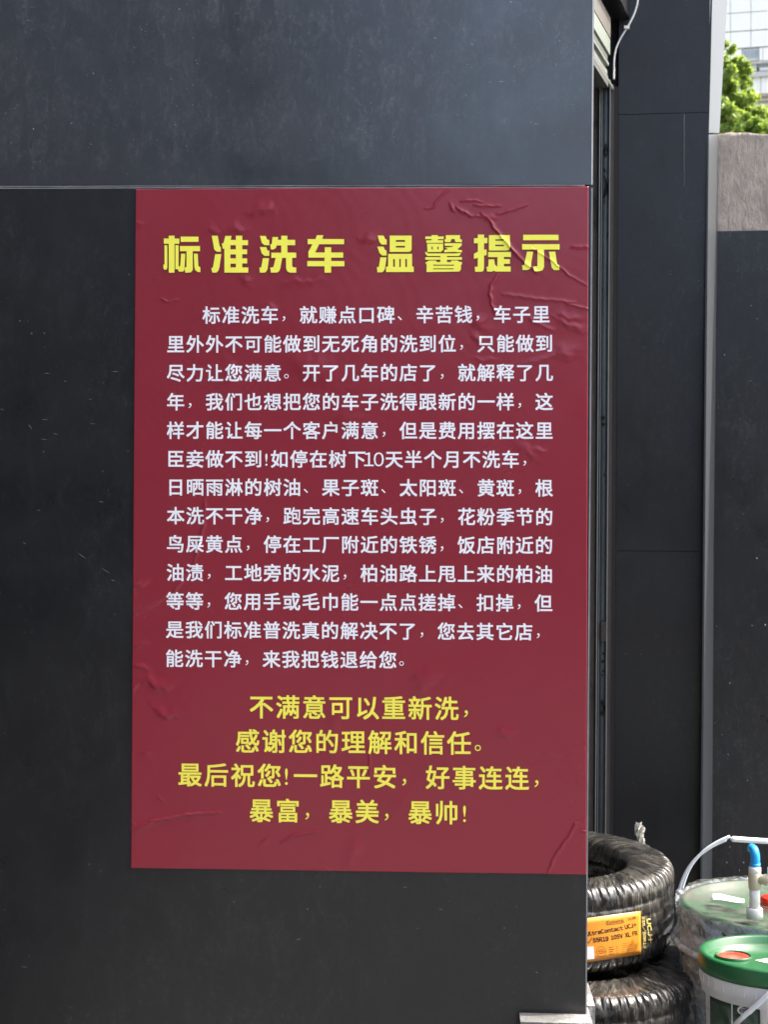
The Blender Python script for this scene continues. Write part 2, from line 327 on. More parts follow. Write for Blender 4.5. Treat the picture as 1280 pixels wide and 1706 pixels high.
_gc = {}
def glyph(ch):
    if '!' < ch <= '~': ch = chr(ord(ch)+0xFEE0)
    if ch == '跑' and ch not in _gc:          # this outline does not fill cleanly: foot radical + narrowed right half
        V1, F1 = glyph('路'); V2, F2 = glyph('包'); n1 = len(V1)
        _gc[ch] = (V1+[(.40+.60*x, y) for x, y in V2], [f for f in F1 if max(V1[i][0] for i in f) < .455]+[tuple(i+n1 for i in f) for f in F2])
    if ch not in _gc:
        cu = bpy.data.curves.new('g', 'FONT'); cu.body = ch; cu.size = 1; cu.resolution_u = 3
        o = bpy.data.objects.new('g', cu); COL.objects.link(o); me = bpy.data.meshes.new_from_object(o)
        bpy.data.objects.remove(o)
        _gc[ch] = ([(w.co.x, w.co.y) for w in me.vertices], [tuple(p.vertices) for p in me.polygons])
        bpy.data.meshes.remove(me); bpy.data.curves.remove(cu)
    return _gc[ch]
def poly_glyph(outlines):
    "closed outlines (first outer, then holes) -> filled flat mesh"
    cu = bpy.data.curves.new('g', 'CURVE'); cu.dimensions = '2D'; cu.fill_mode = 'FRONT'
    for pts in outlines:
        s = cu.splines.new('POLY'); s.points.add(len(pts)-1); s.use_cyclic_u = True
        for q, p in zip(s.points, pts): q.co = (p[0], p[1], 0, 1)
    o = bpy.data.objects.new('g', cu); COL.objects.link(o); me = bpy.data.meshes.new_from_object(o); bpy.data.objects.remove(o)
    r = ([(w.co.x, w.co.y) for w in me.vertices], [tuple(p.vertices) for p in me.polygons]); bpy.data.meshes.remove(me); bpy.data.curves.remove(cu)
    return r
def refine(V2, Fs, step):
    bm = bmesh.new(); vv = [bm.verts.new((x, y, 0)) for x, y in V2]
    for f in Fs:
        try: bm.faces.new([vv[i] for i in f])
        except ValueError: pass
    xs = [p[0] for p in V2]; ys = [p[1] for p in V2]
    for ax, lo, hi in ((0, min(xs), max(xs)), (1, min(ys), max(ys))):
        c = lo+step*.5
        while c < hi:
            bmesh.ops.bisect_plane(bm, geom=bm.verts[:]+bm.edges[:]+bm.faces[:], plane_co=(c, 0, 0) if ax == 0 else (0, c, 0), plane_no=(1, 0, 0) if ax == 0 else (0, 1, 0)); c += step
    bm.verts.ensure_lookup_table(); bm.verts.index_update()
    r = ([(w.co.x, w.co.y) for w in bm.verts], [tuple(w.index for w in f.verts) for f in bm.faces]); bm.free(); return r
class Line:
    def __init__(s): s.v = []; s.f = []
    def add(s, V2, Fs, lift):
        a = np.array(V2, float); xs, ys = a[:, 0], a[:, 1]
        gx, gy = np.meshgrid(np.linspace(xs.min(), xs.max(), 7), np.linspace(ys.min(), ys.max(), 7)); hh = height(gx, gy)
        rough = max(np.abs(np.diff(hh, 2, 0)).max(), np.abs(np.diff(hh, 2, 1)).max())
        if rough > .00012:
            V2, Fs = refine(V2, Fs, 2.2); a = np.array(V2, float)
        P = sheet_pts(a[:, 0], a[:, 1], lift); n0 = len(s.v); s.v += P.tolist(); s.f += [tuple(i+n0 for i in f) for f in Fs]
    def build(s, name, mat):
        me = bpy.data.meshes.new(name); me.from_pydata(s.v, [], s.f); return link(name, me, mat, notice)
def slope_at(y): return -.0066+.0205*(y-316)/1135
def put(line, ch, x, yc, size, w, x_ref, thin=False):
    "glyph ch: its cell starts at sheet pixel x, vertically centred on yc"
    V2, Fs = glyph(ch); sl = slope_at(yc)
    if not V2: return
    for k, (dx, dy) in enumerate(((-w, -w), (w, -w), (-w, w), (w, w)) if w > 0 else ((0, 0),)):
        pts = [(x+(gx+dx)*size, yc+sl*(x-x_ref)-(gy-.38+dy)*size+sl*(gx*size)) for gx, gy in V2]
        line.add(pts, Fs, .00032+k*.00004)
def row(name, segs, yc, pitch, size, w, mat, x_ref):
    for text, x0 in segs:
        for i, ch in enumerate(text):
            L = Line()
            pun = ch in '，。、'
            if ch in '!10':
                if ch == '!': put(L, ch, x0+i*pitch*.5+2, yc, size*.95, .000, x_ref)
                else: put(L, ch, x0+i*pitch*.5-size*.25+(-1.0, -.5)[i], yc, size*1.0, .004, x_ref)
            elif pun: put(L, ch, x0+i*pitch+1, yc-size*.05, size*.82, .0, x_ref)
            else: put(L, ch, x0+i*pitch, yc, size, w, x_ref)
            L.build(name, mat)
PI = 32.33
rows = [([("标准洗车，就赚点口碑、辛苦钱，车子里", 337)], 525.5), ([("里外外不可能做到无死角的洗到位，只能做到", 277.5)], 573.5), ([("尽力让您满意。开了几年的店了，就解释了几", 277.5)], 621.5),
 ([("年，我们也想把您的车子洗得跟新的一样，这", 277.5)], 669.5), ([("样才能让每一个客户满意，但是费用摆在这里", 277.5)], 717), ([("臣妾做不到", 277.5), ("!", 438), ("如停在树下", 450.5), ("10", 608), ("天半个月不洗车，", 641.5)], 764.5),
 ([("日晒雨淋的树油、果子斑、太阳斑、黄斑，根", 277.5)], 811.5), ([("本洗不干净，跑完高速车头虫子，花粉季节的", 277.5)], 859), ([("鸟屎黄点，停在工厂附近的铁锈，饭店附近的", 277.2)], 906),
 ([("油渍，工地旁的水泥，柏油路上甩上来的柏油", 277)], 953.5), ([("等等，您用手或毛巾能一点点搓掉、扣掉，但", 276.5)], 1001), ([("是我们标准普洗真的解决不了，您去其它店，", 276)], 1048.5), ([("能洗干净，来我把钱退给您。", 275.5)], 1096.5)]
for segs, yc in rows: row('body_character', segs, yc, PI, 30.6, .0170, M_white, 277)
PB = 44.1
for segs, yc in [([("不满意可以重新洗，", 415)], 1177), ([("感谢您的理解和信任。", 392)], 1234), ([("最后祝您", 296), ("!", 470), ("一路平安，好事连连，", 488.5)], 1290), ([("暴富，暴美，暴帅", 415), ("!", 767)], 1349.5)]:
    row('closing_character', segs, yc, PB, 41.3, .0160, M_yel2, segs[0][1])
def R(x0, y0, x1, y1): return [(x0, y0), (x1, y0), (x1, y1), (x0, y1)]
HEAD = [
 (262, [[[(155,105),(232,105),(232,143),(295,143),(295,212),(232,212),(232,597),(155,597),(155,212),(90,212),(90,143),(155,143)]],
        [[(98,232),(135,232),(135,535),(125,555),(95,558),(83,535),(83,490),(98,488)]], [[(315,118),(552,118),(552,187),(315,187)]],
        [[(305,243),(572,243),(572,312),(475,312),(475,560),(455,590),(430,597),(375,597),(367,560),(368,527),(392,522),(392,312),(305,312)]],
        [[(243,232),(286,232),(286,515),(308,512),(320,345),(375,345),(366,520),(362,565),(345,583),(288,583),(278,552),(243,550)]],
        [[(490,345),(542,345),(550,510),(577,525),(577,590),(540,588),(505,560),(497,520)]]]),
 (262, [[[(728,105),(808,105),(835,250),(850,258),(850,320),(795,318),(762,290)]], [[(775,352),(857,352),(830,530),(815,575),(790,597),(735,597),(722,540),(745,525)]],
        [[(910,108),(992,108),(982,162),(1050,162),(1050,105),(1135,105),(1135,165),(1212,165),(1212,232),(1135,232),(1135,288),(1200,288),(1200,352),(1135,352),(1135,408),(1200,408),(1200,475),(1135,475),(1135,528),(1215,528),(1215,597),(897,597),(897,280),(875,278),(862,210),(885,205)], R(978,232,1050,288), R(978,355,1050,408), R(978,478,1050,528)]]),
 (422, [[[(90,108),(168,108),(185,155),(215,162),(215,232),(150,230),(115,200)]], [[(90,257),(175,257),(190,300),(215,305),(215,373),(150,373),(115,340)]], [[(130,405),(212,405),(192,550),(170,590),(150,597),(90,597),(83,530),(108,527)]],
        [[(257,123),(332,123),(330,160),(375,160),(375,105),(457,105),(457,160),(560,160),(560,232),(457,232),(457,330),(575,330),(575,400),(520,400),(520,500),(530,525),(575,530),(575,597),(490,597),(455,580),(440,540),(437,400),(388,400),(362,540),(345,580),(315,597),(237,597),(228,530),(270,525),(300,400),(243,400),(243,332),(375,332),(375,235),(312,235),(305,268),(270,288),(237,288),(228,225),(250,210)]]]),
 (422, [[[(850,98),(937,98),(920,148),(1212,150),(1212,218),(880,218),(828,328),(955,328),(955,258),(1040,258),(1040,328),(1200,328),(1200,397),(1040,397),(1040,442),(1217,442),(1217,512),(1040,512),(1040,597),(952,597),(952,512),(722,512),(722,442),(952,442),(952,397),(737,397),(737,318),(790,218),(727,218),(727,150),(830,150)]]]),
 (620, [[[(75,103),(155,103),(175,148),(197,158),(197,222),(130,222),(100,190)]], [[(72,250),(155,250),(172,293),(195,305),(195,368),(135,368),(100,335)]], [[(112,393),(195,393),(172,550),(150,582),(130,592),(72,592),(65,522),(92,520)]],
        [[(237,103),(530,103),(530,290),(510,315),(480,320),(237,320)], R(320,162,440,187), R(320,240,440,263)],
        [[(217,347),(535,347),(535,515),(558,517),(558,588),(188,588),(188,517),(215,515)], R(283,415,305,520), R(365,415,385,520), R(445,415,467,520)]]),
 (620, [[[(712,115),(795,115),(795,97),(880,97),(880,115),(958,115),(958,150),(880,150),(880,165),(950,165),(950,200),(725,200),(725,168),(795,165),(795,150),(712,150)]],
        [[(735,210),(950,210),(950,290),(920,322),(740,322)], R(795,250,810,287), R(872,250,888,287)], [[(985,97),(1175,97),(1175,150),(1200,158),(1200,190),(1115,190),(1100,148),(1062,148),(1045,190),(975,190),(965,160),(985,150)]],
        [[(970,205),(1197,205),(1197,235),(1140,285),(1165,295),(1200,295),(1200,328),(1080,320),(965,326),(965,295),(1015,283),(972,262),(1060,255),(1090,243),(970,238)]],
        [[(712,318),(735,327),(745,341),(1110,341),(1185,334),(1180,355),(1160,375),(1000,375),(1000,390),(1200,390),(1200,425),(1000,425),(1000,455),(1050,455),(1060,435),(1145,435),(1160,450),(1200,455),(1200,487),(1187,490),(1187,550),(1165,582),(728,588),(728,490),(712,465),(735,450),(760,435),(850,435),(865,455),(912,455),(912,425),(712,425),(712,390),(912,390),(912,375),(740,375),(712,345)], R(817,490,1095,503), R(817,540,1090,552)]]),
 (780, [[[(132,90),(215,90),(215,135),(260,135),(260,205),(215,205),(215,290),(250,290),(248,365),(215,370),(215,540),(205,575),(180,585),(97,585),(90,520),(130,515),(132,400),(80,412),(80,345),(132,318),(132,205),(80,205),(80,140),(132,135)]],
        [[(280,97),(560,97),(560,270),(540,298),(510,302),(280,302)], R(365,153,480,173), R(365,225,480,245)],
        [[(270,322),(573,322),(573,390),(480,388),(480,418),(560,418),(560,480),(480,480),(480,515),(570,515),(570,583),(370,583),(345,570),(325,583),(255,583),(247,520),(272,515),(275,420),(350,420),(360,490),(390,520),(395,390),(270,390)]]]),
 (780, [[[(737,93),(1208,93),(1208,165),(735,165)]], [[(722,218),(1222,218),(1222,290),(1015,290),(1015,520),(995,565),(960,578),(885,583),(873,515),(925,510),(928,290),(722,290)]],
        [[(787,318),(870,318),(835,520),(825,550),(790,562),(728,562),(722,500),(750,495)]], [[(1080,318),(1165,318),(1190,490),(1218,498),(1218,562),(1150,565),(1115,530)]]])]
M_shade = simple('dark_print_outline', (.10, .035, .012), .42, 0, .02)
for ox, shapes in HEAD:
    Lh = Line(); Lo = Line()
    for k, outl in enumerate(shapes):
        pts = [[(ox+x/8, 380+y/8) for x, y in o] for o in outl]; V2, Fs = poly_glyph(pts)
        Lh.add(V2, Fs, .00075+(k % 4)*.00003)
        for q, (dx, dy) in enumerate(((-.7, -.7), (.7, -.7), (-.7, .7), (.8, .8))): Lo.add([(x+dx, y+dy) for x, y in V2], Fs, .00020+q*.00004)
    oh = Lh.build('heading_character', M_yel); ou = Lo.build('character_outline', M_shade); ou.parent = oh

# ---------------------------------------------------------------- stone corner block at the foot of the wall
blk = empty('stone_block', tuple(at(930, 1706, -.02))); tag(blk, 'pale rough stone block at the foot of the panel corner', 'stone block')
bm = bmesh.new(); a = at(868, 1699, -.045); b = at(986, 1699, -.045)
zt_ = at(930, 1704, -.045).z; box(bm, a.x, b.x+.002, -.045, .035, 0, zt_)
bmobj('base_course', bm, M_stone, blk, bevel=.006)
bm = bmesh.new(); a = at(965, 1671, .05); b = at(991, 1671, .05); c = at(991, 1702, .05)
box(bm, a.x, b.x, .036, .16, 0, a.z); bmobj('corner_upright', bm, M_stone, blk, bevel=.007, seg=3)

# ---------------------------------------------------------------- garage opening frame (runs back to the far pillar)
ang = math.radians(16.8); Vd = Vector((math.sin(ang), math.cos(ang), 0)); Nd = Vector((math.cos(ang), -math.sin(ang), 0))
Q = at(1024, 853, 2.1); Q.z = 0
ua = math.radians(4.5); Ud = Vector((math.cos(ua), -math.sin(ua), 0))
def flat(v): return Vector((v.x, v.y, 0))
def on_face(px, py, P=None, D=None):      # hit a vertical plane through P along D
    P = P or Q; D = D or Ud; return hit(px, py, P, Vector((D.y, -D.x, 0)))
A0 = flat(on_face(1027, 853)); A1 = flat(on_face(1181, 400))
zs1, zs2 = on_face(1105, 189).z, on_face(1105, 918).z
pil = empty('garage_pillar', tuple(A0)); tag(pil, 'far charcoal clad pillar with a bright grey edge behind the tyres', 'pillar')
inn = Vector((Ud.y, -Ud.x, 0))*-1            # into the pillar, away from the camera
def slab(name, z0, z1, mat, off=0.0):
    bm = bmesh.new(); prism(bm, [A0+Vector((0, 0, z0))+inn*off, A1+Vector((0, 0, z0))+inn*off, A1+inn*.008+Vector((0, 0, z0))+inn*off, A0+inn*.008+Vector((0, 0, z0))+inn*off], Vector((0, 0, z1-z0)))
    return bmobj(name, bm, mat, pil, bevel=.001)
slab('cladding_panel', 0, zs2-.0010, M_pil, .002); slab('cladding_panel', zs2+.0005, zs1-.0008, M_pil, .0005); slab('cladding_panel', zs1+.0008, 4.2, M_pil, 0)
bm = bmesh.new(); C1 = A1+inn*.012; E1 = C1+Vd*.19
prism(bm, [A0+inn*.012, C1-Ud*.006, E1-Ud*.02, A0+inn*.012+Vd*.19], Vector((0, 0, 4.2))); bmobj('pillar_core', bm, M_black, pil)
# bright front edge of the pillar: lower piece, and the wider one above the boundary wall
def strip(name, corners, mat, th=.006):
    P = [hit(px, py, A1, Nd) for px, py in corners]
    bm = bmesh.new(); prism(bm, P, -Nd*th); return bmobj(name, bm, mat, pil, bevel=.001)
strip('front_panel', [(1182, 224), (1198, 224), (1193.5, 560), (1190, 918), (1186, 1700), (1169, 1700), (1175.5, 918), (1178.5, 560)], M_strip)
strip('upper_front_panel', [(1189.5, -140), (1221, -140), (1213, 0), (1206, 110), (1199.5, 221.5), (1182, 221.5), (1185, 110), (1187.5, 0)], M_stripu)
bm = bmesh.new(); p0 = on_face(1141, 190); p1 = on_face(1141, 310)
tube(bm, [p0-inn*.0005, on_face(1140.6, 250)-inn*.0003, p1], [.0008, .0006, .0003], 5); bmobj('drip_mark', bm, M_seal, pil)
# guide rail
rail = empty('shutter_guide_rail', tuple(Q)); tag(rail, 'tall steel shutter guide rail, dirty and stained, beside the far pillar', 'guide rail')
zr = zat(1010, 148, Q)
def vbar(name, xa, xb, Y, mat, depth, zt=None, z0=0., bev=.0006):
    a = at(xa, 700, Y); b = at(xb, 700, Y); bm = bmesh.new(); box(bm, a.x, b.x, Y, Y+depth, z0, zt or zr); return bmobj(name, bm, mat, rail, bevel=bev)
vbar('jamb_plaster', 960, 994.2, 2.04, M_beige, .05)
vbar('rail_lip', 994.6, 996.3, 2.02, M_black, .03); vbar('rail_lip', 996.6, 998.0, 2.0, M_rail2, .05); vbar('rail_lip', 998.6, 999.8, 2.03, M_grime, .03); vbar('rail_lip', 1000.2, 1001.2, 2.01, M_rail2, .03)
bm = bmesh.new(); a = at(1001.5, 700, 2.03); b = at(1013.2, 700, 2.03); r = (b.x-a.x)/2; cx = (a.x+b.x)/2
pts = [Vector((cx-r*math.cos(t), 2.03-r*.75*math.sin(t), 0)) for t in [math.pi*k/12 for k in range(13)]]; prism(bm, pts+[Vector((cx+r, 2.06, 0)), Vector((cx-r, 2.06, 0))], Vector((0, 0, zr)))
m = MT('worn_rail_steel'); n = m.noise(3.0, 6, .7, m.co((1, 1, .5))); c = m.mix(m.ramp(n, [(.4, 0.), (.75, 1.)]), (.13, .145, .15), (.24, .265, .27))
spot = m.ramp(m.noise(9, 3, .6, m.co((3, 1, 1.2))), [(.64, 0.), (.68, 1.)]); c = m.mix(spot, c, (.012, .011, .010)); m.col(c); m.rough(.42); m.b.inputs['Metallic'].default_value = .5
bmobj('rail_channel', bm, m.m, rail)
vbar('rail_lip', 1013.4, 1014.8, 2.0, M_rail2, .04); vbar('rail_back', 1023, 1036, 2.14, M_black, .03); vbar('rail_back', 1014.9, 1020.5, 2.05, M_grime, .05); vbar('rail_back', 1020.6, 1027.5, 2.075, M_black, .02)
rv = random.Random(3)
for (py, r) in ((696, .009), (707, .007), (1102, .006), (1118, .005), (1089, .005), (1125, .004)):      # grease blobs
    p = at(1006+rv.uniform(-2, 2), py, 2.013); bm = bmesh.new(); bmesh.ops.create_uvsphere(bm, u_segments=10, v_segments=7, radius=r)
    for w in bm.verts: w.co = p+Vector((w.co.x*.9, w.co.y*.25, w.co.z*.7))+Vector((0, 0, .002*noise.noise(w.co*200)))
    bmobj('grease_blob', bm, M_black, rail, True)
bm = bmesh.new(); box(bm, at(1002, 1036, 2.0).x, at(1012.5, 1036, 2.0).x, 2.001, 2.03, at(1005, 1068, 2.0).z, at(1005, 1036, 2.0).z); bmobj('dark_bracket', bm, M_grime, rail, bevel=.003)
# lintel / shutter box: profiles running along the opening
lint = empty('shutter_box', (Q.x, Q.y, 2.7)); tag(lint, 'shutter housing with pale horizontal rails above the garage opening', 'shutter box')
def along(name, px, pa, pb, mat, wid, length=2.0, off=0.0, bev=.001):
    P = Q+Vd*0; e = hit(px, (pa+pb)/2, Q, Nd)              # end point on the opening plane
    za = hit(px, pa, Q, Nd).z; zb_ = hit(px, pb, Q, Nd).z; e = flat(e)+Nd*off; bm = bmesh.new()
    prism(bm, [e+Vector((0, 0, zb_)), e-Nd*wid+Vector((0, 0, zb_)), e-Nd*wid+Vector((0, 0, za)), e+Vector((0, 0, za))], -Vd*length); return bmobj(name, bm, mat, lint, bevel=bev)
along('fascia_rail', 1017.3, 66, 92, M_lint, .05); along('recessed_rail', 1013.0, 93.5, 103, M_soff, .05); along('thin_rail', 1015.0, 104.5, 110, M_lint, .04)
along('recessed_rail', 1009, 111.5, 116, M_soff, .05); along('lower_rail', 1012.5, 117.5, 125.5, M_lint, .05); along('bottom_bar', 1024, 146.5, 149.5, M_rail2, .02); along('soffit_plate', 1023.2, 150.0, 151.5, M_soff, .45)
along('web_plate', 1014, 127, 145, M_soff, .02); along('upper_housing', 1018, 30, 64, simple('brown_grey_steel', (.12, .11, .10), .5), .06); along('back_plate', 1024, -120, 146, M_black, .02, off=-.09)
bm = bmesh.new(); a = flat(on_face(1008, 100)); b = A0+inn*.02+Ud*.05; prism(bm, [a+inn*.03, b+inn*.01, b+inn*.04, a+inn*.06], Vector((0, 0, 4.2))); bmobj('end_plate', bm, M_black, lint)
# dark hanging box in front of the pillar top
P = flat(on_face(1050, 20)); zb_ = zat(1047, 31, P); bm = bmesh.new()
prism(bm, [P-inn*.002+Vector((0, 0, zb_)), P-inn*.002-Ud*.072+Vector((0, 0, zb_)), P-inn*.002-Ud*.072-Vd*.5+Vector((0, 0, zb_)), P-inn*.002-Vd*.5+Vector((0, 0, zb_))], Vector((0, 0, .5)))
hb = bmobj('sign_housing', bm, M_pil, None, bevel=.002); tag(hb, 'dark square housing over the opening beside the white cable', 'housing')
# cable with clip
cb = empty('white_cable', tuple(on_face(1040, 50))); tag(cb, 'thin white cable curving down past the top of the far pillar', 'cable')
bm = bmesh.new(); tube(bm, catmull([on_face(px, py)-inn*o for px, py, o in [(1066, -60, .012), (1064, -20, .01), (1063, 2, .008), (1058, 22, .007), (1047, 45, .007), (1036, 62, .006), (1027, 82, .008), (1023.6, 102, .012), (1023.2, 122, .02), (1022.5, 138, .04)]]), .0032, 8)
bmobj('wire', bm, M_cable, cb, True)
bm = bmesh.new(); p = on_face(1044.5, 48)-inn*.012; box(bm, p.x-.008, p.x+.009, p.y-.004, p.y+.010, p.z-.004, p.z+.005); bmobj('clip', bm, M_cable, cb, bevel=.0015)
# dark interior behind the near wall
room = empty('garage_interior', (-1.2, 2, 0)); tag(room, 'dark garage interior seen through the slit behind the near wall', 'interior')
bm = bmesh.new(); box(bm, -2.6, .15, .31, 3.4, 3.3, 3.4); bmobj('ceiling', bm, M_core, room)
bm = bmesh.new(); box(bm, -2.6, Q.x-.03, 2.2, 2.3, 0, 3.3); bmobj('back_wall', bm, M_core, room)
bm = bmesh.new(); box(bm, -2.7, -2.601, .0, 3.4, 0, 3.3); bmobj('side_wall', bm, M_core, room)

# ---------------------------------------------------------------- boundary wall to the right
B0 = flat(hit(1196, 400, A1, Nd)); bw = empty('boundary_wall', tuple(B0)); tag(bw, 'raw concrete boundary wall with dark cladding below, right of the pillar', 'wall')
def onb(px, py): return on_face(px, py, B0, Ud)
zc = onb(1237, 384).z; ztop = onb(1237, 221).z
bm = bmesh.new(); nx, nz = 70, 34; wdt = 1.6; grid = []
for j in range(nz+1):
    rw = []
    for i in range(nx+1):
        s = (i/nx)**1.4*(wdt+.16)-.16; z = zc+(ztop-zc)*j/nz; p = B0+Ud*s
        if j == nz: z += .010*noise.noise((s*9, 1, 0))+.005*noise.noise((s*40, 2, 0))
        o = .004*noise.noise((s*16, z*8, 3))+.003*noise.noise((s*60, z*30, 1)); rw.append(bm.verts.new(p+inn*(.012+o)+Vector((0, 0, z))))
    grid.append(rw)
for j in range(nz):
    for i in range(nx): bm.faces.new((grid[j][i], grid[j][i+1], grid[j+1][i+1], grid[j+1][i]))
bk = [bm.verts.new(w.co+inn*.16+Vector((0, 0, .006*noise.noise(w.co*22)))) for w in grid[nz]]
for i in range(nx): bm.faces.new((grid[nz][i], grid[nz][i+1], bk[i+1], bk[i]))
bmobj('concrete_band', bm, M_conc, bw, True)
bm = bmesh.new(); prism(bm, [B0-Ud*.16+inn*.03, B0+Ud*wdt+inn*.03, B0+Ud*wdt+inn*.17, B0-Ud*.16+inn*.17], Vector((0, 0, ztop-.02))); bmobj('wall_core', bm, M_core, bw)
bm = bmesh.new(); o = Ud*.004; prism(bm, [B0-Ud*.10, B0+Ud*wdt, B0+Ud*wdt+inn*.008, B0-Ud*.10+inn*.008], Vector((0, 0, zc-.001))); bmobj('dark_cladding', bm, M_dk, bw, bevel=.001)
bm = bmesh.new()
for (px, py, r) in [(1262, 930, 2.2), (1276, 1041, 2.2), (1208, 591, 1.4), (1254, 1042, 1.3), (1217, 1138, 1.5), (1195, 1043, 1), (1240, 1437, 1.8), (1233, 1450, 1.5), (1217, 1411, 1.3), (1253, 1423, 1.6), (1212, 1437, 1.5), (1218, 1463, 1.5), (1246, 1300, 1.2), (1214, 1257, 1.2), (1253, 1470, 1.2)]:
    p = onb(px, py)-inn*.0006; s = r*.0012
    prism(bm, [p+Vector((s*.8, 0, 0)), p+Vector((0, 0, s*1.3)), p-Vector((s*.7, 0, 0)), p-Vector((0, 0, s*1.1))], inn*.0008)
tag(bmobj('white_splash', bm, simple('dried_splash', (.65, .66, .64), .7), bw), kind='stuff')

# ---------------------------------------------------------------- tyres
def tyre_mat():
    m = MT('wrapped_rubber')
    tc = m.n('TexCoord'); sx = m.n('SeparateXYZ'); m.l(tc.outputs['Object'], sx.inputs[0])
    a = m.math('ARCTAN2', sx.outputs[1], sx.outputs[0]); rr = m.n('VectorMath', operation='LENGTH')
    cmb = m.n('CombineXYZ'); m.l(sx.outputs[0], cmb.inputs[0]); m.l(sx.outputs[1], cmb.inputs[1]); m.l(cmb.outputs[0], rr.inputs[0])
    R = rr.outputs['Value']; Z = sx.outputs[2]
    arc = m.math('ADD', m.math('MULTIPLY', a, .37), m.math('ADD', m.math('MULTIPLY', R, .75), m.math('MULTIPLY', Z, .10)))     # film lies slantwise
    def sp(u, v):
        c = m.n('CombineXYZ'); m.l(m.math('MULTIPLY', arc, u), c.inputs[0]); m.l(m.math('MULTIPLY', Z, v), c.inputs[1]); m.l(m.math('MULTIPLY', R, v), c.inputs[2]); return c.outputs[0]
    w0 = m.noise(1., 5, .6, sp(16, 9), .8); w1 = m.noise(1., 5, .6, sp(75, 14), .5); w2 = m.noise(1., 4, .6, sp(330, 26), .3); w3 = m.noise(1., 3, .6, sp(40, 60), 1.5)
    broad = m.ramp(w0, [(.42, 0.), (.66, 1.)]); line = m.ramp(w2, [(.55, 0.), (.66, 1.)]); ln1 = m.ramp(w1, [(.54, 0.), (.63, 1.)])
    mask = m.math('ADD', m.math('MULTIPLY', broad, .09), m.math('ADD', m.math('MULTIPLY', m.math('ADD', m.math('MULTIPLY', line, broad), m.math('MULTIPLY', line, .35)), .5), m.math('MULTIPLY', ln1, .11)))
    m.col(m.mix(mask, (.008, .008, .008), (.36, .33, .28)))
    m.rough(m.ramp(w1, [(.3, .20), (.7, .42)])); m.b.inputs['Coat Weight'].default_value = .85; m.b.inputs['Coat Roughness'].default_value = .10
    m.bump(m.math('ADD', m.math('ADD', m.math('MULTIPLY', w1, .55), m.math('MULTIPLY', w2, .12)), m.math('MULTIPLY', w3, .08)), .26, .004)
    return m.m
M_ty = tyre_mat(); M_slit = simple('black_rubber', (.006, .006, .006), .6, 0)
def tyre_mesh(seed, Rr=.371, W=.222, rim=.245, N=1152):
    prof = []                                     # (radius, z, shoulder weight) from inner bead round the tread to the other bead
    def add(r, z, k=0): prof.append((r, z, k))
    h = W/2
    for r, z in ((rim-.004, -h+.060), (rim, -h+.030), (rim+.006, -h+.012), (rim+.025, -h+.003), (rim+.055, -h), (rim+.085, -h+.004)): add(r, z)
    for k in range(9):
        t = k/8*math.pi/2; add(Rr-.030+.030*math.sin(t), -h+.004+.030*(1-math.cos(t)), math.sin(math.pi*min(1, k/8*.9+.12)))
    zz = h-.034
    for g in (-.052, -.018, .018, .052):
        for dz, dr in ((-.0052, 0), (-.0030, -.0014), (.0030, -.0014), (.0052, 0)): add(Rr+.0008+dr, g+dz)
    for k in range(9):
        t = math.pi/2*(1-k/8); add(Rr-.030+.030*math.sin(t), h-.004-.030*(1-math.cos(t)), math.sin(math.pi*min(1, (8-k)/8*.9+.12)))
    for r, z in ((rim+.085, h-.004), (rim+.055, h), (rim+.025, h-.003), (rim+.006, h-.012), (rim, h-.030), (rim-.004, h-.060)): add(r, z)
    # inner liner
    for r, z in ((rim+.03, h-.070), (Rr-.045, h-.055), (Rr-.018, h-.080), (Rr-.018, -h+.080), (Rr-.045, -h+.055), (rim+.03, -h+.070)): add(r, z)
    pr = np.array(prof); K = len(pr); th = np.linspace(0, math.tau, N, endpoint=False); r_ = random.Random(seed)
    slit = np.zeros(N); n_s = 96
    for s in range(n_s):
        c = int((s+r_.uniform(-.12, .12))*N/n_s) % N
        for d, wv in ((-1, .3), (0, 1), (1, 1), (2, .3)): slit[(c+d) % N] = wv*(1 if r_.random() > .12 else .3)
    T, KK = np.meshgrid(th, np.arange(K), indexing='ij')
    rad = pr[:, 0][None]-slit[:, None]*pr[:, 2][None]*.0065
    z = np.repeat(pr[:, 1][None], N, 0)
    outer = (pr[:, 0] > rim-.01)[None]*1.0
    wr = .0008*np.sin(T*37+z*60+2*np.sin(T*5))*np.sin(T*11+seed)+.0005*np.sin(T*83+z*120)
    rad = rad+wr*outer*(1-slit[:, None]*.5)*(np.abs(z) > h-.04)+.0006*np.sin(T*61+z*90)
    z = z+wr*.6
    X = rad*np.cos(T); Y = rad*np.sin(T); vs = np.stack([X, Y, z], -1).reshape(-1, 3)
    i = np.arange(N)[:, None]; j = np.arange(K)[None]; a = i*K+j; b = ((i+1) % N)*K+j; a2 = i*K+(j+1) % K; b2 = ((i+1) % N)*K+(j+1) % K
    me = bpy.data.meshes.new('tyre_carcass'); me.from_pydata(vs.tolist(), [], np.stack([a, b, b2, a2], -1).reshape(-1, 4).tolist())
    for p in me.polygons: p.use_smooth = True
    mi = ((slit[:, None] > .9)&(pr[:, 2][None] > .25)).astype(int).reshape(-1); me.polygons.foreach_set('material_index', mi.tolist())
    return me
RT_, WT = .371, .222
T1 = at(895, 853, 1.37); T2 = at(955, 853, 1.22)
ty = []
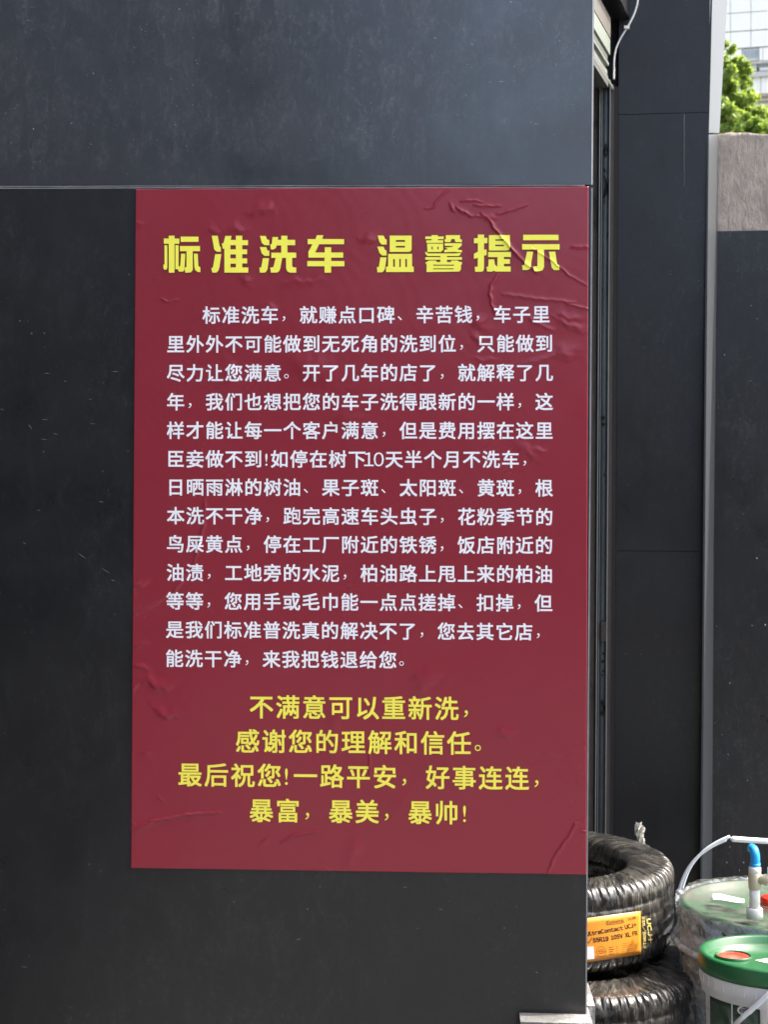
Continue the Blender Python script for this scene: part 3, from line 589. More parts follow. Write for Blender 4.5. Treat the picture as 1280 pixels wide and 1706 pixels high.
for i, (c, z, lab) in enumerate(((T1, WT*1.5+.003, 'upper film wrapped tyre of the stack, with the orange label'), (T2, WT*.5, 'lower film wrapped tyre lying under the labelled one'))):
    e = empty('car_tyre', (c.x, c.y, z)); tag(e, lab, 'tyre', 'film wrapped tyres stacked behind the wall corner'); ty.append(e)
    o = bpy.data.objects.new('carcass', tyre_mesh(i+1, RT_ if i == 0 else .345, rim=.245 if i == 0 else .185)); COL.objects.link(o); o.data.materials.append(M_ty); o.data.materials.append(M_slit); o.parent = e; o.rotation_euler.z = .4*i
# orange label, wrapped round the tread of the upper tyre
def hit_cyl(px, py, c, r):
    d = ray(px, py); o = CAM-Vector((c.x, c.y, 0)); A = d.x**2+d.y**2; B = o.x*d.x+o.y*d.y; Cc = o.x**2+o.y**2-r*r
    t = (-B-math.sqrt(max(0, B*B-A*Cc)))/A; return CAM+d*t
RL = RT_+.0030
def cylmesh(name, quadpx, nu, nv, mat, parent, r, two=True):
    (a, b, c, d) = quadpx; vv = []; ff = []
    for j in range(nv+1):
        for i in range(nu+1):
            s, t = i/nu, j/nv; px = (1-t)*((1-s)*a[0]+s*b[0])+t*((1-s)*d[0]+s*c[0]); py = (1-t)*((1-s)*a[1]+s*b[1])+t*((1-s)*d[1]+s*c[1]); vv.append(hit_cyl(px, py, T1, r))
    for j in range(nv):
        for i in range(nu): k = j*(nu+1)+i; ff.append((k, k+nu+1, k+nu+2, k+1))
    me = bpy.data.meshes.new(name); me.from_pydata(vv, [], ff)
    for p in me.polygons: p.use_smooth = True
    o = link(name, me, mat, parent); sm = o.modifiers.new('thickness', 'SOLIDIFY'); sm.thickness = .0006; sm.offset = 0; return o
bpy.context.view_layer.update()
lbl = cylmesh('paper_label', [(940, 1535), (1068, 1518), (1069, 1590), (940, 1609)], 30, 8, simple('orange_label', (.72, .27, .03), .38, 0, .04), ty[0], RL)
lbl['label'] = 'orange product label printed in black'
def cyltext(parts, name, mat, parent, r):
    vv = []; ff = []
    for (text, p0, p1, size, w, vert) in parts:      # baseline from p0 to p1 (pixels), glyph size in px
        dx, dy = p1[0]-p0[0], p1[1]-p0[1]; L = math.hypot(dx, dy); dx /= L; dy /= L; up = (dy, -dx)
        adv = []; x = 0
        for ch in text:
            V2, Fs = glyph(ch) if ch != ' ' else ([], [])
            wd = (max(p[0] for p in V2)-min(p[0] for p in V2)) if V2 else .22
            adv.append((ch, x, (min(p[0] for p in V2) if V2 else 0))); x += wd+.10
        sc = L/(x-.10)
        for ch, x0, mn in adv:
            if ch == ' ': continue
            V2, Fs = glyph(ch)
            for k, (ox, oy) in enumerate(((-w, -w), (w, w), (-w, w), (w, -w)) if w else ((0, 0),)):
                n0 = len(vv)
                for gx, gy in V2:
                    a = (x0+gx-mn+ox)*sc; b = (gy+oy)*size; vv.append(hit_cyl(p0[0]+dx*a+up[0]*b, p0[1]+dy*a+up[1]*b, T1, r+k*.00005))
                ff += [tuple(i+n0 for i in f) for f in Fs]
    me = bpy.data.meshes.new(name); me.from_pydata(vv, [], ff); return link(name, me, mat, parent)
M_ink = simple('black_ink', (.012, .012, .012), .5); M_ink2 = simple('pale_yellow_ink', (.70, .56, .16), .5)
RT2 = RL+.0006
cyltext([('UltraContact', (978, 1559.5), (1039, 1549), 8.8, .034, 0), ('UCJ+', (1043, 1548.2), (1062, 1543.5), 9.4, .034, 0), ('235/55R19', (965, 1573), (1015, 1567), 9.6, .034, 0), ('105V', (1019.5, 1565.6), (1039, 1562.4), 9.6, .034, 0), ('XL', (1043, 1561.5), (1052, 1559.8), 9.6, .034, 0), ('FR', (1055.5, 1559.2), (1063.5, 1557.5), 9.6, .028, 0),
         ('Continental', (1013, 1539.5), (1039.5, 1535.5), 6.0, .006, 0), ('马牌', (1047, 1534), (1061, 1531), 6, 0, 0)], 'label_print', M_ink, ty[0], RT2)
# the logo's long C with its bar, roundel, small print rules and white code patch (left blank)
bm = bmesh.new()
def stroke(bm, pts, wd, r):
    pv = [(x, y) for x, y in pts]
    for (x0, y0), (x1, y1) in zip(pv, pv[1:]):
        L = math.hypot(x1-x0, y1-y0); nx_, ny_ = -(y1-y0)/L*wd/2, (x1-x0)/L*wd/2; n = max(1, int(L/4))
        for k in range(n):
            a = (x0+(x1-x0)*k/n, y0+(y1-y0)*k/n); b = (x0+(x1-x0)*(k+1)/n, y0+(y1-y0)*(k+1)/n)
            bm.faces.new([bm.verts.new(hit_cyl(*q, T1, r)) for q in ((a[0]-nx_, a[1]-ny_), (b[0]-nx_, b[1]-ny_), (b[0]+nx_, b[1]+ny_), (a[0]+nx_, a[1]+ny_))])
stroke(bm, [(1015, 1533.8), (1012, 1535.5), (1010.8, 1538), (1012, 1540.6), (1015, 1540.8), (1025, 1539.6), (1039.5, 1537.2), (1040, 1533)], .8, RT2)
stroke(bm, [(1002.5+8.2*math.cos(t), 1585.5+8.6*math.sin(t)) for t in [k*math.tau/28 for k in range(29)]], .45, RT2)
for k, (x0, x1) in enumerate(((997, 1008), (996, 1010), (998, 1008))): stroke(bm, [(x0, 1583+k*2.6), (x1, 1582+k*2.6)], .7, RT2)
for k in range(4):
    stroke(bm, [(1015, 1578.5+k*3.8), (1022+k % 2*2, 1577.5+k*3.8)], .9, RT2); stroke(bm, [(1027, 1577+k*3.6), (1030, 1576.6+k*3.6)], .7, RT2)
for k in range(6): stroke(bm, [(1037, 1572.5+k*3.3), (1049+(k*5) % 9, 1570.5+k*3.2)], .45, RT2)
bmobj('label_fine_print', bm, M_ink, ty[0])
bm = bmesh.new(); stroke(bm, [(960, 1589.5), (990.5, 1587)], 21, RT2); bmobj('white_patch', bm, simple('white_sticker', (.72, .73, .72), .5), ty[0])
cyltext([('UCJ+', (1078.5, 1531), (1082, 1571), 8.5, .03, 1), ('235/55R19', (1070.5, 1526.5), (1073.5, 1580), 5.6, .02, 1)], 'tread_marking', M_ink2, ty[0], RT_+.0022)
# twisted tail of the wrapping film
bm = bmesh.new(); D = 1.37+.30
tail = catmull([at(1077, 1424, D), at(1073, 1412, D), at(1069, 1400, D), at(1066, 1390, D), at(1067, 1382, D)], 6); n = len(tail)
for q in range(3):
    ring = []
    for i, p in enumerate(tail):
        t = i/(n-1); w = (.006+.009*t if t > .25 else .014-.03*t)*(1+.3*noise.noise((t*9, q, 0))); a = q*1.05+2.2*t+.6*noise.noise((t*5, q*2, 1))
        d = Vector((math.cos(a), math.sin(a), 0)); ring.append((bm.verts.new(p-d*w+Vector((0, .003*noise.noise((i, q, 1)), 0))), bm.verts.new(p+d*.002*noise.noise((i*.7, q, 4))), bm.verts.new(p+d*w)))
    for A, B in zip(ring, ring[1:]): bm.faces.new((A[0], A[1], B[1], B[0])); bm.faces.new((A[1], A[2], B[2], B[1]))
    for k in range(3): e = ring[-1][k]; e.co.z += (.016, .004, .020)[(k+q) % 3]
def film_mat(name, alpha, tint=(.8, .8, .77), sc=18, rough=.18, bump=.9, spec=.5):
    m = MT(name); m.b.inputs['Specular IOR Level'].default_value = spec; n1 = m.noise(sc, 6, .65, dist=1.2); n2 = m.noise(sc*2.6, 5, .6, dist=.8)
    m.col(m.mix(n1, tuple(c*.75 for c in tint), tint)); m.rough(rough)
    m.bump(m.math('ADD', n1, m.math('MULTIPLY', n2, .5)), bump, .012)
    m.l(m.ramp(m.math('ADD', m.math('MULTIPLY', n1, .6), m.math('MULTIPLY', n2, .4)), [(.38, alpha*.35), (.62, min(1, alpha*1.7))]), m.b.inputs['Alpha']); return m.m
M_film = film_mat('clear_film', .07, (.5, .5, .47), 18, .1); M_filmd = film_mat('white_film', .60, (.60, .68, .76), 20, .12); M_filml = film_mat('lid_film', .16, (.30, .30, .27), 16, .35, .9, .2); M_tail = film_mat('film_tail', .8, (.78, .77, .70), 60, .25)
o = bmobj('film_tail', bm, M_tail, ty[0]); sm = o.modifiers.new('thickness', 'SOLIDIFY'); sm.thickness = .0006

# ---------------------------------------------------------------- wrapped barrel with valve
BC = at(1300, 853, 1.12); BRAD, BH = .236, .388
M_wplast = simple('white_plastic', (.58, .60, .62), .4, 0, .12, 10, .1); M_grn = simple('green_plastic', (.012, .088, .030), .35, 0, .12, 12); M_grnd = None; M_red = simple('red_plastic', (.52, .030, .014), .4, 0, .08)
bar = empty('wrapped_barrel', (BC.x, BC.y, 0)); tag(bar, 'wide pail wrapped in dirty clear film with green lid behind the green lidded bucket', 'barrel')
bm = bmesh.new(); lathe(bm, [(0, .004), (BRAD-.03, .004), (BRAD-.014, .02), (BRAD-.005, BH-.115), (BRAD+.004, BH-.112), (BRAD+.004, BH-.085), (BRAD-.003, BH-.08), (BRAD-.003, BH-.05)], 96, (BC.x, BC.y)); bmobj('body', bm, M_wplast, bar, True)
bm = bmesh.new(); lathe(bm, [(BRAD-.002, BH-.058), (BRAD+.005, BH-.055), (BRAD+.006, BH-.006), (BRAD, BH), (BRAD-.012, BH), (BRAD-.017, BH-.012), (0, BH-.014)], 96, (BC.x, BC.y)); m = MT('dirty_green_plastic'); n = m.ramp(m.noise(9, 7, .68, dist=.7), [(.40, 0.), (.60, 1.)]); m.col(m.mix(n, (.010, .070, .028), (.050, .054, .044))); m.rough(.45)
bmobj('lid', bm, m.m, bar, True)
def film_shell(name, prof, c, mat, parent, amp=.006, seed=0, N=400, fr=1.0, a0=0, a1=math.tau):
    bm = bmesh.new(); P = []
    for (r0, z0), (r1, z1) in zip(prof, prof[1:]):
        k = max(2, int(math.hypot(r1-r0, z1-z0)/.0035)); P += [(r0+(r1-r0)*i/k, z0+(z1-z0)*i/k) for i in range(k)]
    P.append(prof[-1]); lathe(bm, P, N, c, a0=a0, a1=a1)
    for w in bm.verts:
        q = Vector((w.co.x*11*fr, w.co.y*11*fr, w.co.z*15*fr+seed*7)); q = q+1.2*noise.noise_vector(q*.6); n1 = .9-abs(noise.noise(q))*3.2; n2 = 1-abs(noise.noise(q*2.3+Vector((3, 1, 4))))*4
        rad = Vector((w.co.x-c[0], w.co.y-c[1], 0)); rl = rad.length
        dirr = (rad/rl if rl > 1e-4 else Vector((0, 0, 0))); up_ = 1 if w.co.z > prof[len(prof)//2][1]+.03 else 0
        w.co += dirr*amp*(n1+.35*n2)+Vector((0, 0, amp*.8*abs(n1)*(.3+up_)))
    return bmobj(name, bm, mat, parent, True)
film_shell('film_wrap', [(BRAD-.010, .01), (BRAD+.002, BH-.125), (BRAD+.016, BH-.10), (BRAD+.014, BH-.075), (BRAD+.010, BH-.05), (BRAD+.013, BH)], (BC.x, BC.y), M_filmd, bar, .0045, 1)
film_shell('film_collar', [(BRAD+.012, BH-.004), (BRAD+.004, BH+.010), (BRAD-.03, BH+.006), (BRAD-.075, BH+.004), (.03, BH+.004)], (BC.x, BC.y), M_filml, bar, .007, 5, 420, 1.3)
bm = bmesh.new()   # heavy white fold of film running round the shoulder
pts = [(BC.x+(BRAD+.014+.004*noise.noise((a*3, 0, 0)))*math.cos(a), BC.y+(BRAD+.014+.004*noise.noise((a*3, 0, 0)))*math.sin(a), BH-.098+.006*noise.noise((a*2.5, 1, 0))) for a in [math.tau*k/160 for k in range(161)]]
tube(bm, pts, [.009+.004*noise.noise((k*.5, 4, 1)) for k in range(161)], 9)
for w in bm.verts: w.co += .003*noise.noise_vector(w.co*70)
bmobj('film_roll', bm, film_mat('bright_film', .95, (.80, .82, .84), 25, .2), bar, True)
bm = bmesh.new(); L0 = []
for k, (px, py) in enumerate([(1189, 1490), (1206, 1491), (1222, 1495), (1241, 1499), (1241, 1506), (1220, 1503), (1205, 1500), (1189, 1499)]):
    L0.append(hit(px, py, Vector((0, 0, BH+.012)), Vector((0, 0, 1)))+Vector((0, 0, .003*noise.noise((k, 0, 0)))))
prism(bm, L0, Vector((0, 0, .0015))); bmobj('paper_strip', bm, simple('white_paper', (.72, .72, .70), .7), bar)
bm = bmesh.new(); c = hit(1287, 1508, Vector((0, 0, BH)), Vector((0, 0, 1))); lathe(bm, [(.028, BH-.012), (.028, BH+.018), (.024, BH+.022), (0, BH+.022)], 32, (c.x, c.y)); bmobj('red_cap', bm, M_red, bar, True)
# teal print on the barrel side
def body_patch(name, c, r, pxs, mat, parent, lift=.001):
    bm = bmesh.new(); bm.faces.new([bm.verts.new(hit_c(px, py, c, r+lift)) for px, py in pxs]); return bmobj(name, bm, mat, parent)
def hit_c(px, py, c, r):
    d = ray(px, py); o = CAM-Vector((c[0], c[1], 0)); A = d.x**2+d.y**2; B = o.x*d.x+o.y*d.y; Cc = o.x**2+o.y**2-r*r; return CAM+d*((-B-math.sqrt(max(0, B*B-A*Cc)))/A)
body_patch('teal_print', (BC.x, BC.y), BRAD+.003, [(1178, 1553), (1186, 1554), (1196, 1562), (1188, 1570), (1176, 1575)], simple('teal_ink', (.03, .14, .16), .4), bar, .004)
# carrying handle (wire strap with grip)
HY = BC.y
hp = [at(1134, 1484, HY-.03), at(1141, 1462, HY-.03), at(1152, 1441, HY-.03), at(1170, 1421, HY-.03), at(1192, 1406, HY-.03), at(1214, 1396, HY-.03)]; cat = catmull(hp, 6)
cx_ = BC.x
M_hs = simple('pale_handle_plastic', (.66, .70, .74), .35, 0, .05)
for side in (0, 1):
    bm = bmesh.new()
    pp = cat if side == 0 else [Vector((2*at(1300, 1400, HY-.03).x-p.x, p.y, p.z)) for p in cat]
    for d1, rr in ((-.0045, .0036), (.0045, .0036), (0, .0026)): tube(bm, [p+Vector((d1 if rr > .0025 else 0, -.001 if rr > .0025 else 0, d1 if rr > .0025 else 0))for p in pp], rr, 6)
    bmobj('handle_strap', bm, M_hs, bar, True)
bm = bmesh.new(); z1 = at(1218, 1397, HY-.03); z2 = at(1300, 1402, HY-.03); z3 = Vector((2*z2.x-z1.x, z1.y, z1.z)); tube(bm, catmull([z1, at(1226, 1398, HY-.03), at(1255, 1400, HY-.03), z2, z3], 5), [.0035, .004, .005]+[.007]*15+[.006, .004, .0035], 8)
bmobj('handle_grip', bm, simple('grip_plastic', (.70, .73, .76), .4, 0, .05), bar, True)
bm = bmesh.new(); p = at(1132, 1486, HY-.03); bmesh.ops.create_uvsphere(bm, u_segments=14, v_segments=9, radius=.008)
for w in bm.verts: w.co += p
bmobj('handle_hinge', bm, M_wplast, bar, True)
# pvc valve standing on the lid
VP = hit(1258, 1527, Vector((0, 0, BH+.004)), Vector((0, 0, 1))); vy = VP.y
val = empty('pipe_valve', tuple(VP)); tag(val, 'white plastic pipe tee with a blue elbow standing on the wrapped barrel', 'valve')
def vz(py): return at(1258, py, vy).z
M_pvc = simple('white_pvc', (.70, .70, .68), .4, 0, .05); M_old = simple('yellowed_pvc', (.52, .47, .34), .45, 0, .12, 30); M_blue = simple('blue_pvc', (.02, .30, .72), .35, 0, .05)
def vlathe(name, prof, mat, cx=0, n=28):
    bm = bmesh.new(); lathe(bm, [(0, vz(prof[0][1]))]+[(r, vz(py)) for r, py in prof]+[(0, vz(prof[-1][1]))], n, (VP.x+cx, VP.y)); o = bmobj(name, bm, mat, val, False)
    for p in o.data.polygons: p.use_smooth = abs(p.normal.z) < .8
    return o
vlathe('base_socket', [(.0195, 1530), (.0195, 1514), (.017, 1512)], M_pvc); vlathe('riser', [(.0125, 1514), (.0125, 1478)], M_pvc)
vlathe('tee_body', [(.0135, 1481), (.0150, 1479), (.0150, 1454), (.0135, 1452)], M_old); vlathe('collar', [(.0125, 1455), (.0148, 1453), (.0148, 1445), (.011, 1443)], M_pvc)
bm = bmesh.new(); c = Vector((VP.x, VP.y, vz(1464))); tube(bm, [c, c+Vector((.02, -.008, 0)), c+Vector((.021, -.008, 0)), c+Vector((.075, -.02, 0))], [.012, .012, .014, .014], 20); bmobj('tee_arm', bm, M_old, val, True)
bm = bmesh.new(); tube(bm, catmull([(VP.x+.001, VP.y, vz(1444)), (VP.x+.001, VP.y, vz(1428)), (VP.x, VP.y+.003, vz(1421)), (VP.x-.001, VP.y+.010, vz(1417)), (VP.x-.003, VP.y+.024, vz(1417))], 6), .0112, 18); tube(bm, [(VP.x+.001, VP.y, vz(1443)), (VP.x+.001, VP.y, vz(1438))], .0125, 18); bmobj('blue_elbow', bm, M_blue, val, True)
bm = bmesh.new(); tube(bm, [(VP.x+.036, VP.y-.012, vz(1462)), (VP.x+.036, VP.y-.012, vz(1443))], .008, 14); bmobj('side_pipe', bm, simple('pale_green_pipe', (.45, .60, .56), .3), val, True)

# ---------------------------------------------------------------- green lidded bucket in front
GC = at(1301, 853, .66); GR, GH = .166, .400
buc = empty('green_lidded_bucket', (GC.x, GC.y, 0)); tag(buc, 'white paint bucket in the foreground with shiny green lid and red cap', 'bucket')
c2 = (GC.x, GC.y)
bm = bmesh.new(); lathe(bm, [(0, .003), (GR-.03, .003), (GR-.024, .015), (GR-.014, GH-.085), (GR-.006, GH-.083), (GR-.005, GH-.066), (GR-.002, GH-.064), (GR-.002, GH-.030)], 96, c2); bmobj('body', bm, M_wplast, buc, True)
# rectangular ribs of the locking ring
for k in range(40):
    a = math.tau*k/40; bm = bmesh.new(); box(bm, -.0009, .0009, -.0012, .0022, GH-.062, GH-.040)
    bmesh.ops.rotate(bm, verts=bm.verts, matrix=Matrix.Rotation(a+math.pi/2, 3, 'Z')); bmesh.ops.translate(bm, verts=bm.verts, vec=(c2[0]+(GR-.002)*math.cos(a), c2[1]+(GR-.002)*math.sin(a), 0))
    if math.sin(a) < .2: bmobj('ring_rib', bm, M_wplast, buc)
    else: bm.free()
bm = bmesh.new(); lathe(bm, [(GR-.003, GH-.036), (GR+.001, GH-.037), (GR+.003, GH-.030), (GR+.001, GH-.022), (GR+.0005, GH-.004), (GR-.003, GH), (GR-.010, GH+.0005), (GR-.015, GH-.003), (GR-.018, GH-.017), (GR-.0205, GH-.019), (GR-.023, GH-.0192), (GR-.0245, GH-.0245), (GR-.027, GH-.0250), (GR-.0285, GH-.0285), (.062, GH-.029)], 128, c2)
lathe(bm, [(.0625, GH-.0291), (0, GH-.0291)], 128, c2)
bmobj('lid', bm, M_grn, buc, True)
rc = hit(1226, 1594, Vector((0, 0, GH-.026)), Vector((0, 0, 1)))
bm = bmesh.new(); lathe(bm, [(.041, GH-.0291), (.041, GH-.0235), (.0395, GH-.0225), (.0365, GH-.0235), (.036, GH-.0285)], 48, (rc.x, rc.y)); bmobj('cap_collar', bm, M_grn, buc, True)
bm = bmesh.new(); lathe(bm, [(.0355, GH-.0288), (.0355, GH-.0262), (.034, GH-.0255), (.024, GH-.0257), (.022, GH-.0266), (0, GH-.0266)], 48, (rc.x, rc.y)); bmobj('red_cap', bm, M_red, buc, True)
bm = bmesh.new(); zz = GH-.0285
prism(bm, [Vector((*hit(px, py, Vector((0, 0, zz)), Vector((0, 0, 1))).xy, zz)) for px, py in [(1262, 1603), (1282, 1599), (1310, 1596), (1330, 1612), (1285, 1609)]], Vector((0, 0, .0008))); bmobj('lid_sticker', bm, simple('cream_sticker', (.72, .64, .42), .5), buc)
# printed wrap on the body, oval badge
M_gl = simple('dark_green_print', (.010, .036, .016), .55, 0, .5, 20, 0, .2); bm = bmesh.new(); rlab = GR-.011
def side_quad(bm, px0, px1, pyf0, pyf1, r, n=10):
    for k in range(n):
        xa, xb = px0+(px1-px0)*k/n, px0+(px1-px0)*(k+1)/n
        bm.faces.new([bm.verts.new(hit_c(x, y, c2, r)) for x, y in ((xa, pyf0(xa)), (xb, pyf0(xb)), (xb, pyf1(xb)), (xa, pyf1(xa)))])
ft = lambda x: 1655+(x-1186)*.30-.0012*(x-1186)**2
side_quad(bm, 1186, 1222, ft, lambda x: 1740, rlab); side_quad(bm, 1224, 1270, ft, lambda x: 1740, rlab); bmobj('printed_wrap', bm, M_gl, buc)
bm = bmesh.new(); side_quad(bm, 1222, 1224, ft, lambda x: 1740, rlab+.0004, 1); bmobj('wrap_line', bm, M_wplast, buc)
bm = bmesh.new()
for (ra, rb, r, mi) in ((13.6, 8.6, rlab+.001, 0),):
    bm.faces.new([bm.verts.new(hit_c(1245.5+ra*math.cos(t)+.0*t, 1692.5+rb*math.sin(t)+1.0*math.cos(t), c2, r)) for t in [k*math.tau/28 for k in range(28)]])
bmobj('badge', bm, simple('badge_white', (.65, .66, .66), .4), buc)
bm = bmesh.new(); bm.faces.new([bm.verts.new(hit_c(1245.5+10.6*math.cos(t), 1692.5+5.6*math.sin(t), c2, rlab+.0013)) for t in [k*math.tau/28 for k in range(28)]]); bmobj('badge_field', bm, simple('badge_dark', (.02, .03, .028), .4), buc)
for name, txt, x0, x1, mat in (('badge_letters', 'TIT', 1237, 1245.5, simple('badge_white_ink', (.7, .7, .7), .4)), ('badge_letters', 'BE', 1246.5, 1254, simple('badge_orange_ink', (.55, .12, .04), .4))):
    vv = []; ff = []; x = 0; adv = []
    for ch in txt: V2, Fs = glyph(ch); mn = min(p[0] for p in V2); adv.append((ch, x, mn)); x += max(p[0] for p in V2)-mn+.08
    for ch, xo, mn in adv:
        V2, Fs = glyph(ch); n0 = len(vv); ff += [tuple(i+n0 for i in f) for f in Fs]
        for gx, gy in V2: vv.append(hit_c(x0+(xo+gx-mn)*(x1-x0)/x+gy*2, 1696.2-gy*9.5, c2, rlab+.0018))
    me = bpy.data.meshes.new(name); me.from_pydata(vv, [], ff); link(name, me, mat, buc)
bm = bmesh.new(); rr = lambda px, py, o: hit_c(px, py, c2, GR+o)
tube(bm, [rr(1228, 1716, .004), rr(1243, 1703, .006), rr(1262, 1688, .008), rr(1285, 1668, .010), rr(1305, 1655, .010)], .0055, 8)
bmobj('handle_strap', bm, simple('bucket_handle_plastic', (.66, .70, .74), .35, 0, .05), buc, True)
film_shell('film_bag', [(GR+.012, .005), (GR+.004, .12), (GR-.004, GH-.19), (GR-.006, GH-.16)], c2, M_film, buc, .005, 9, 360, 1.2)
film_shell('loose_film', [(GR+.045, .005), (GR+.028, .16), (GR+.018, GH-.16), (GR+.006, GH-.09)], c2, M_film, buc, .011, 11, 120, 1.2, math.radians(150), math.radians(245))
def tilt(root, ang, axis):
    piv = root.location.copy(); root.rotation_euler = [math.radians(ang) if a == axis else 0 for a in 'XYZ']

tilt(buc, -3.0, 'X')
# ---------------------------------------------------------------- trees beyond the wall
def leaf_mat(name, a, b):
    m = MT(name); oi = m.noise(3.5, 3, .6); m.col(m.mix(m.ramp(oi, [(.35, 0.), (.65, 1.)]), a, b)); m.rough(.5)
    tr = m.n('BsdfTranslucent'); tr.inputs[0].default_value = (*[min(1, c*1.5) for c in b], 1); mx = m.n('MixShader'); mx.inputs[0].default_value = .35
    m.l(m.b.outputs[0], mx.inputs[1]); m.l(tr.outputs[0], mx.inputs[2]); m.l(mx.outputs[0], m.o.inputs[0]); return m.m
M_bark = simple('bark', (.07, .055, .04), .9, 0, .4, 12, .8)
def tree(name, label, Y, clumps, mat, base_px, seed, n_leaf, ls):
    rnd = random.Random(seed); g = at(base_px, 220, Y); t = empty(name, (g.x, g.y, 0)); tag(t, label, 'tree', 'trees beyond the boundary wall')
    vv = []; ff = []; cen = []
    for (px, py, r, dy) in clumps:
        c = at(px, py, Y+dy); R_ = r*(Y+dy+2.5)/F; cen.append((c, R_))
    tot = sum(r*r for _, r in cen)
    for c, R_ in cen:
        subs = [c+Vector([rnd.gauss(0, .5) for _ in range(3)])*R_ for _ in range(14)]
        for k in range(int(n_leaf*R_*R_/tot)):
            s = rnd.choice(subs); d = Vector([rnd.gauss(0, 1) for _ in range(3)]).normalized()*R_*.36*rnd.random()**.4; p = s+d
            nrm = (d.normalized()+Vector([rnd.gauss(0, .6) for _ in range(3)])).normalized(); a = nrm.orthogonal().normalized(); b = nrm.cross(a); q = rnd.uniform(0, 6.28); a, b = a*math.cos(q)+b*math.sin(q), b*math.cos(q)-a*math.sin(q)
            l = ls*rnd.uniform(.6, 1.3); w = l*.42; n0 = len(vv); vv += [p-a*l, p-b*w, p+a*l, p+b*w]; ff.append((n0, n0+1, n0+2, n0+3))
    me = bpy.data.meshes.new('crown'); me.from_pydata(vv, [], ff); link('crown', me, mat, t)
    top = max(c.z for c, _ in cen); bm = bmesh.new(); tube(bm, catmull([(g.x, g.y, 0), (g.x+.05, g.y, top*.4), (g.x-.04, g.y, top*.9)], 5), [.13*(1-.07*k) for k in range(11)], 9); bmobj('trunk', bm, M_bark, t, True)
    for c, R_ in cen:
        bm = bmesh.new(); s = Vector((g.x, g.y, min(c.z-.3, top*.8))); tube(bm, [s, s.lerp(c, .5)+Vector((0, 0, .1)), c], [.035, .02, .006], 6); bmobj('limb', bm, M_bark, t, True)
tree('broadleaf_tree', 'tall bright green tree rising above the concrete wall beside the pillar', 11.5,
     [(1203, 82, 14, .1), (1208, 105, 16, 0), (1222, 118, 17, .1), (1238, 112, 14, -.1), (1212, 140, 20, -.2), (1232, 138, 16, .2), (1206, 165, 18, 0), (1228, 168, 20, -.2), (1248, 172, 16, .1), (1212, 198, 24, -.3), (1238, 197, 20, 0), (1258, 190, 13, .2), (1272, 192, 9, .1), (1180, 150, 30, .3), (1185, 200, 35, .2), (1220, 235, 35, 0), (1270, 240, 30, .2), (1150, 90, 34, .4), (1130, 150, 45, .5), (1140, 220, 50, .3), (1100, 70, 36, .7), (1080, 200, 50, .6)],
     leaf_mat('mid_green_leaf', (.12, .19, .025), (.32, .42, .07)), 1195, 5, 70000, .035)
tree('shrub_tree', 'low yellow green shrub top just above the concrete wall', 8.0, [(1243, 217, 15, 0), (1262, 212, 15, 0), (1280, 210, 17, .1), (1300, 215, 20, 0), (1230, 232, 15, 0), (1270, 240, 25, 0)],
     leaf_mat('yellow_green_leaf', (.15, .25, .03), (.26, .36, .05)), 1275, 8, 9000, .024)

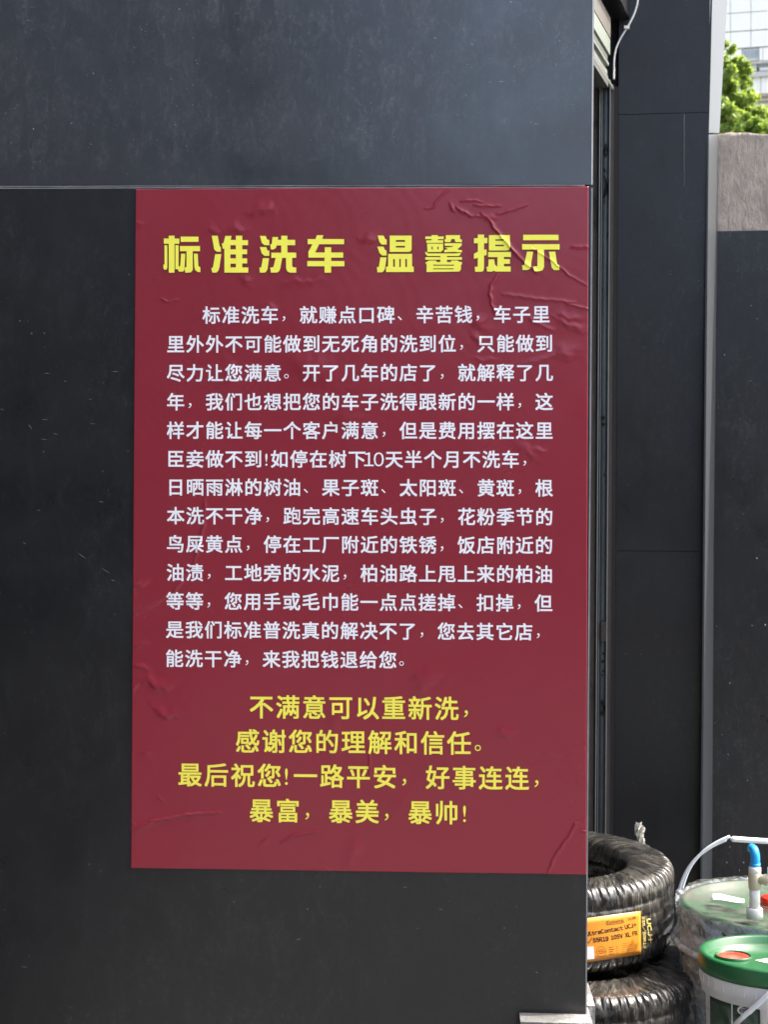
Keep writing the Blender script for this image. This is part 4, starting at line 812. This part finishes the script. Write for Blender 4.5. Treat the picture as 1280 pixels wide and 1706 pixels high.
# ---------------------------------------------------------------- pale building far behind
Yb = 46.0; bl = empty('pale_building', tuple(flat(at(1250, 100, Yb)))); tag(bl, 'overexposed pale building of large wall panels far beyond the trees', 'building')
M_cream = simple('cream_panel', (.82, .82, .74), .7, 0, .04, 1); M_joint = simple('panel_joint', (.42, .41, .37), .8); M_pane = simple('dull_window_glass', (.30, .34, .35), .15, 0, .3, 2); M_band = simple('grey_band', (.50, .50, .46), .7)
p0 = at(1150, 400, Yb); p1 = at(1420, -200, Yb); bm = bmesh.new(); box(bm, p0.x, p1.x, Yb+.12, Yb+8, 0, p1.z); bmobj('wall_body', bm, M_joint, bl)
def yline(py, px): return py-(px-1213)*.07
ys = [-190, -130, -85, -42, -8, 22.5, 53.5, 82]; xs = [1150, 1185, 1218, 1252.2, 1287, 1322, 1357, 1392]
def bpanel(x0, x1, y0, y1, mat=M_cream, name='wall_panel', Yp=Yb, gx=.45, gy=.55, th=.1):
    P = [at(x0+gx, yline(y1-gy, x0), Yp), at(x1-gx, yline(y1-gy, x1), Yp), at(x1-gx, yline(y0+gy, x1), Yp), at(x0+gx, yline(y0+gy, x0), Yp)]; bm = bmesh.new(); prism(bm, P, Vector((0, th, 0))); return bmobj(name, bm, mat, bl)
for y0, y1 in zip(ys, ys[1:]):
    for x0, x1 in zip(xs, xs[1:]): bpanel(x0, x1, y0, y1, gy=.9 if abs(y1-53.5) < 1 or abs(y0-53.5) < 1 else .4)
for x0, x1 in ((1150, 1185), (1185, 1218), (1218, 1237), (1266, 1272), (1272, 1310), (1310, 1350)): bpanel(x0, x1, 83, 105)
fr = bpanel(1237, 1266, 83, 105, M_band, 'window_frame', Yb+.04)
for x0, x1 in ((1239, 1245), (1245.6, 1251), (1252, 1258), (1258.6, 1264)): bpanel(x0, x1, 86, 99, M_pane, 'window_pane', Yb+.03, .3, .3, .05)
bpanel(1150, 1350, 106, 109, M_band, 'string_course', Yb-.15, 0, 0, .3)
for x0, x1 in ((1150, 1200), (1200, 1262), (1266, 1320)): bpanel(x0, x1, 110, 122)
bpanel(1262, 1330, 112, 116, M_pane, 'dark_slot', Yb-.02, 0, 0, .1); bpanel(1150, 1350, 123, 131, M_band, 'string_course', Yb-.1, 0, 0, .3)
for x0, x1 in ((1150, 1200), (1200, 1235), (1235, 1268.5), (1268.5, 1302), (1302, 1340)): bpanel(x0, x1, 132, 160)
bpanel(1150, 1350, 160.5, 164.5, simple('tan_ledge', (.36, .29, .22), .7), 'ledge', Yb-.25, 0, 0, .4)
for x0, x1 in ((1150, 1240), (1240, 1350)): bpanel(x0, x1, 165, 173); bpanel(x0, x1, 174, 182, M_band); bpanel(x0, x1, 183, 240)
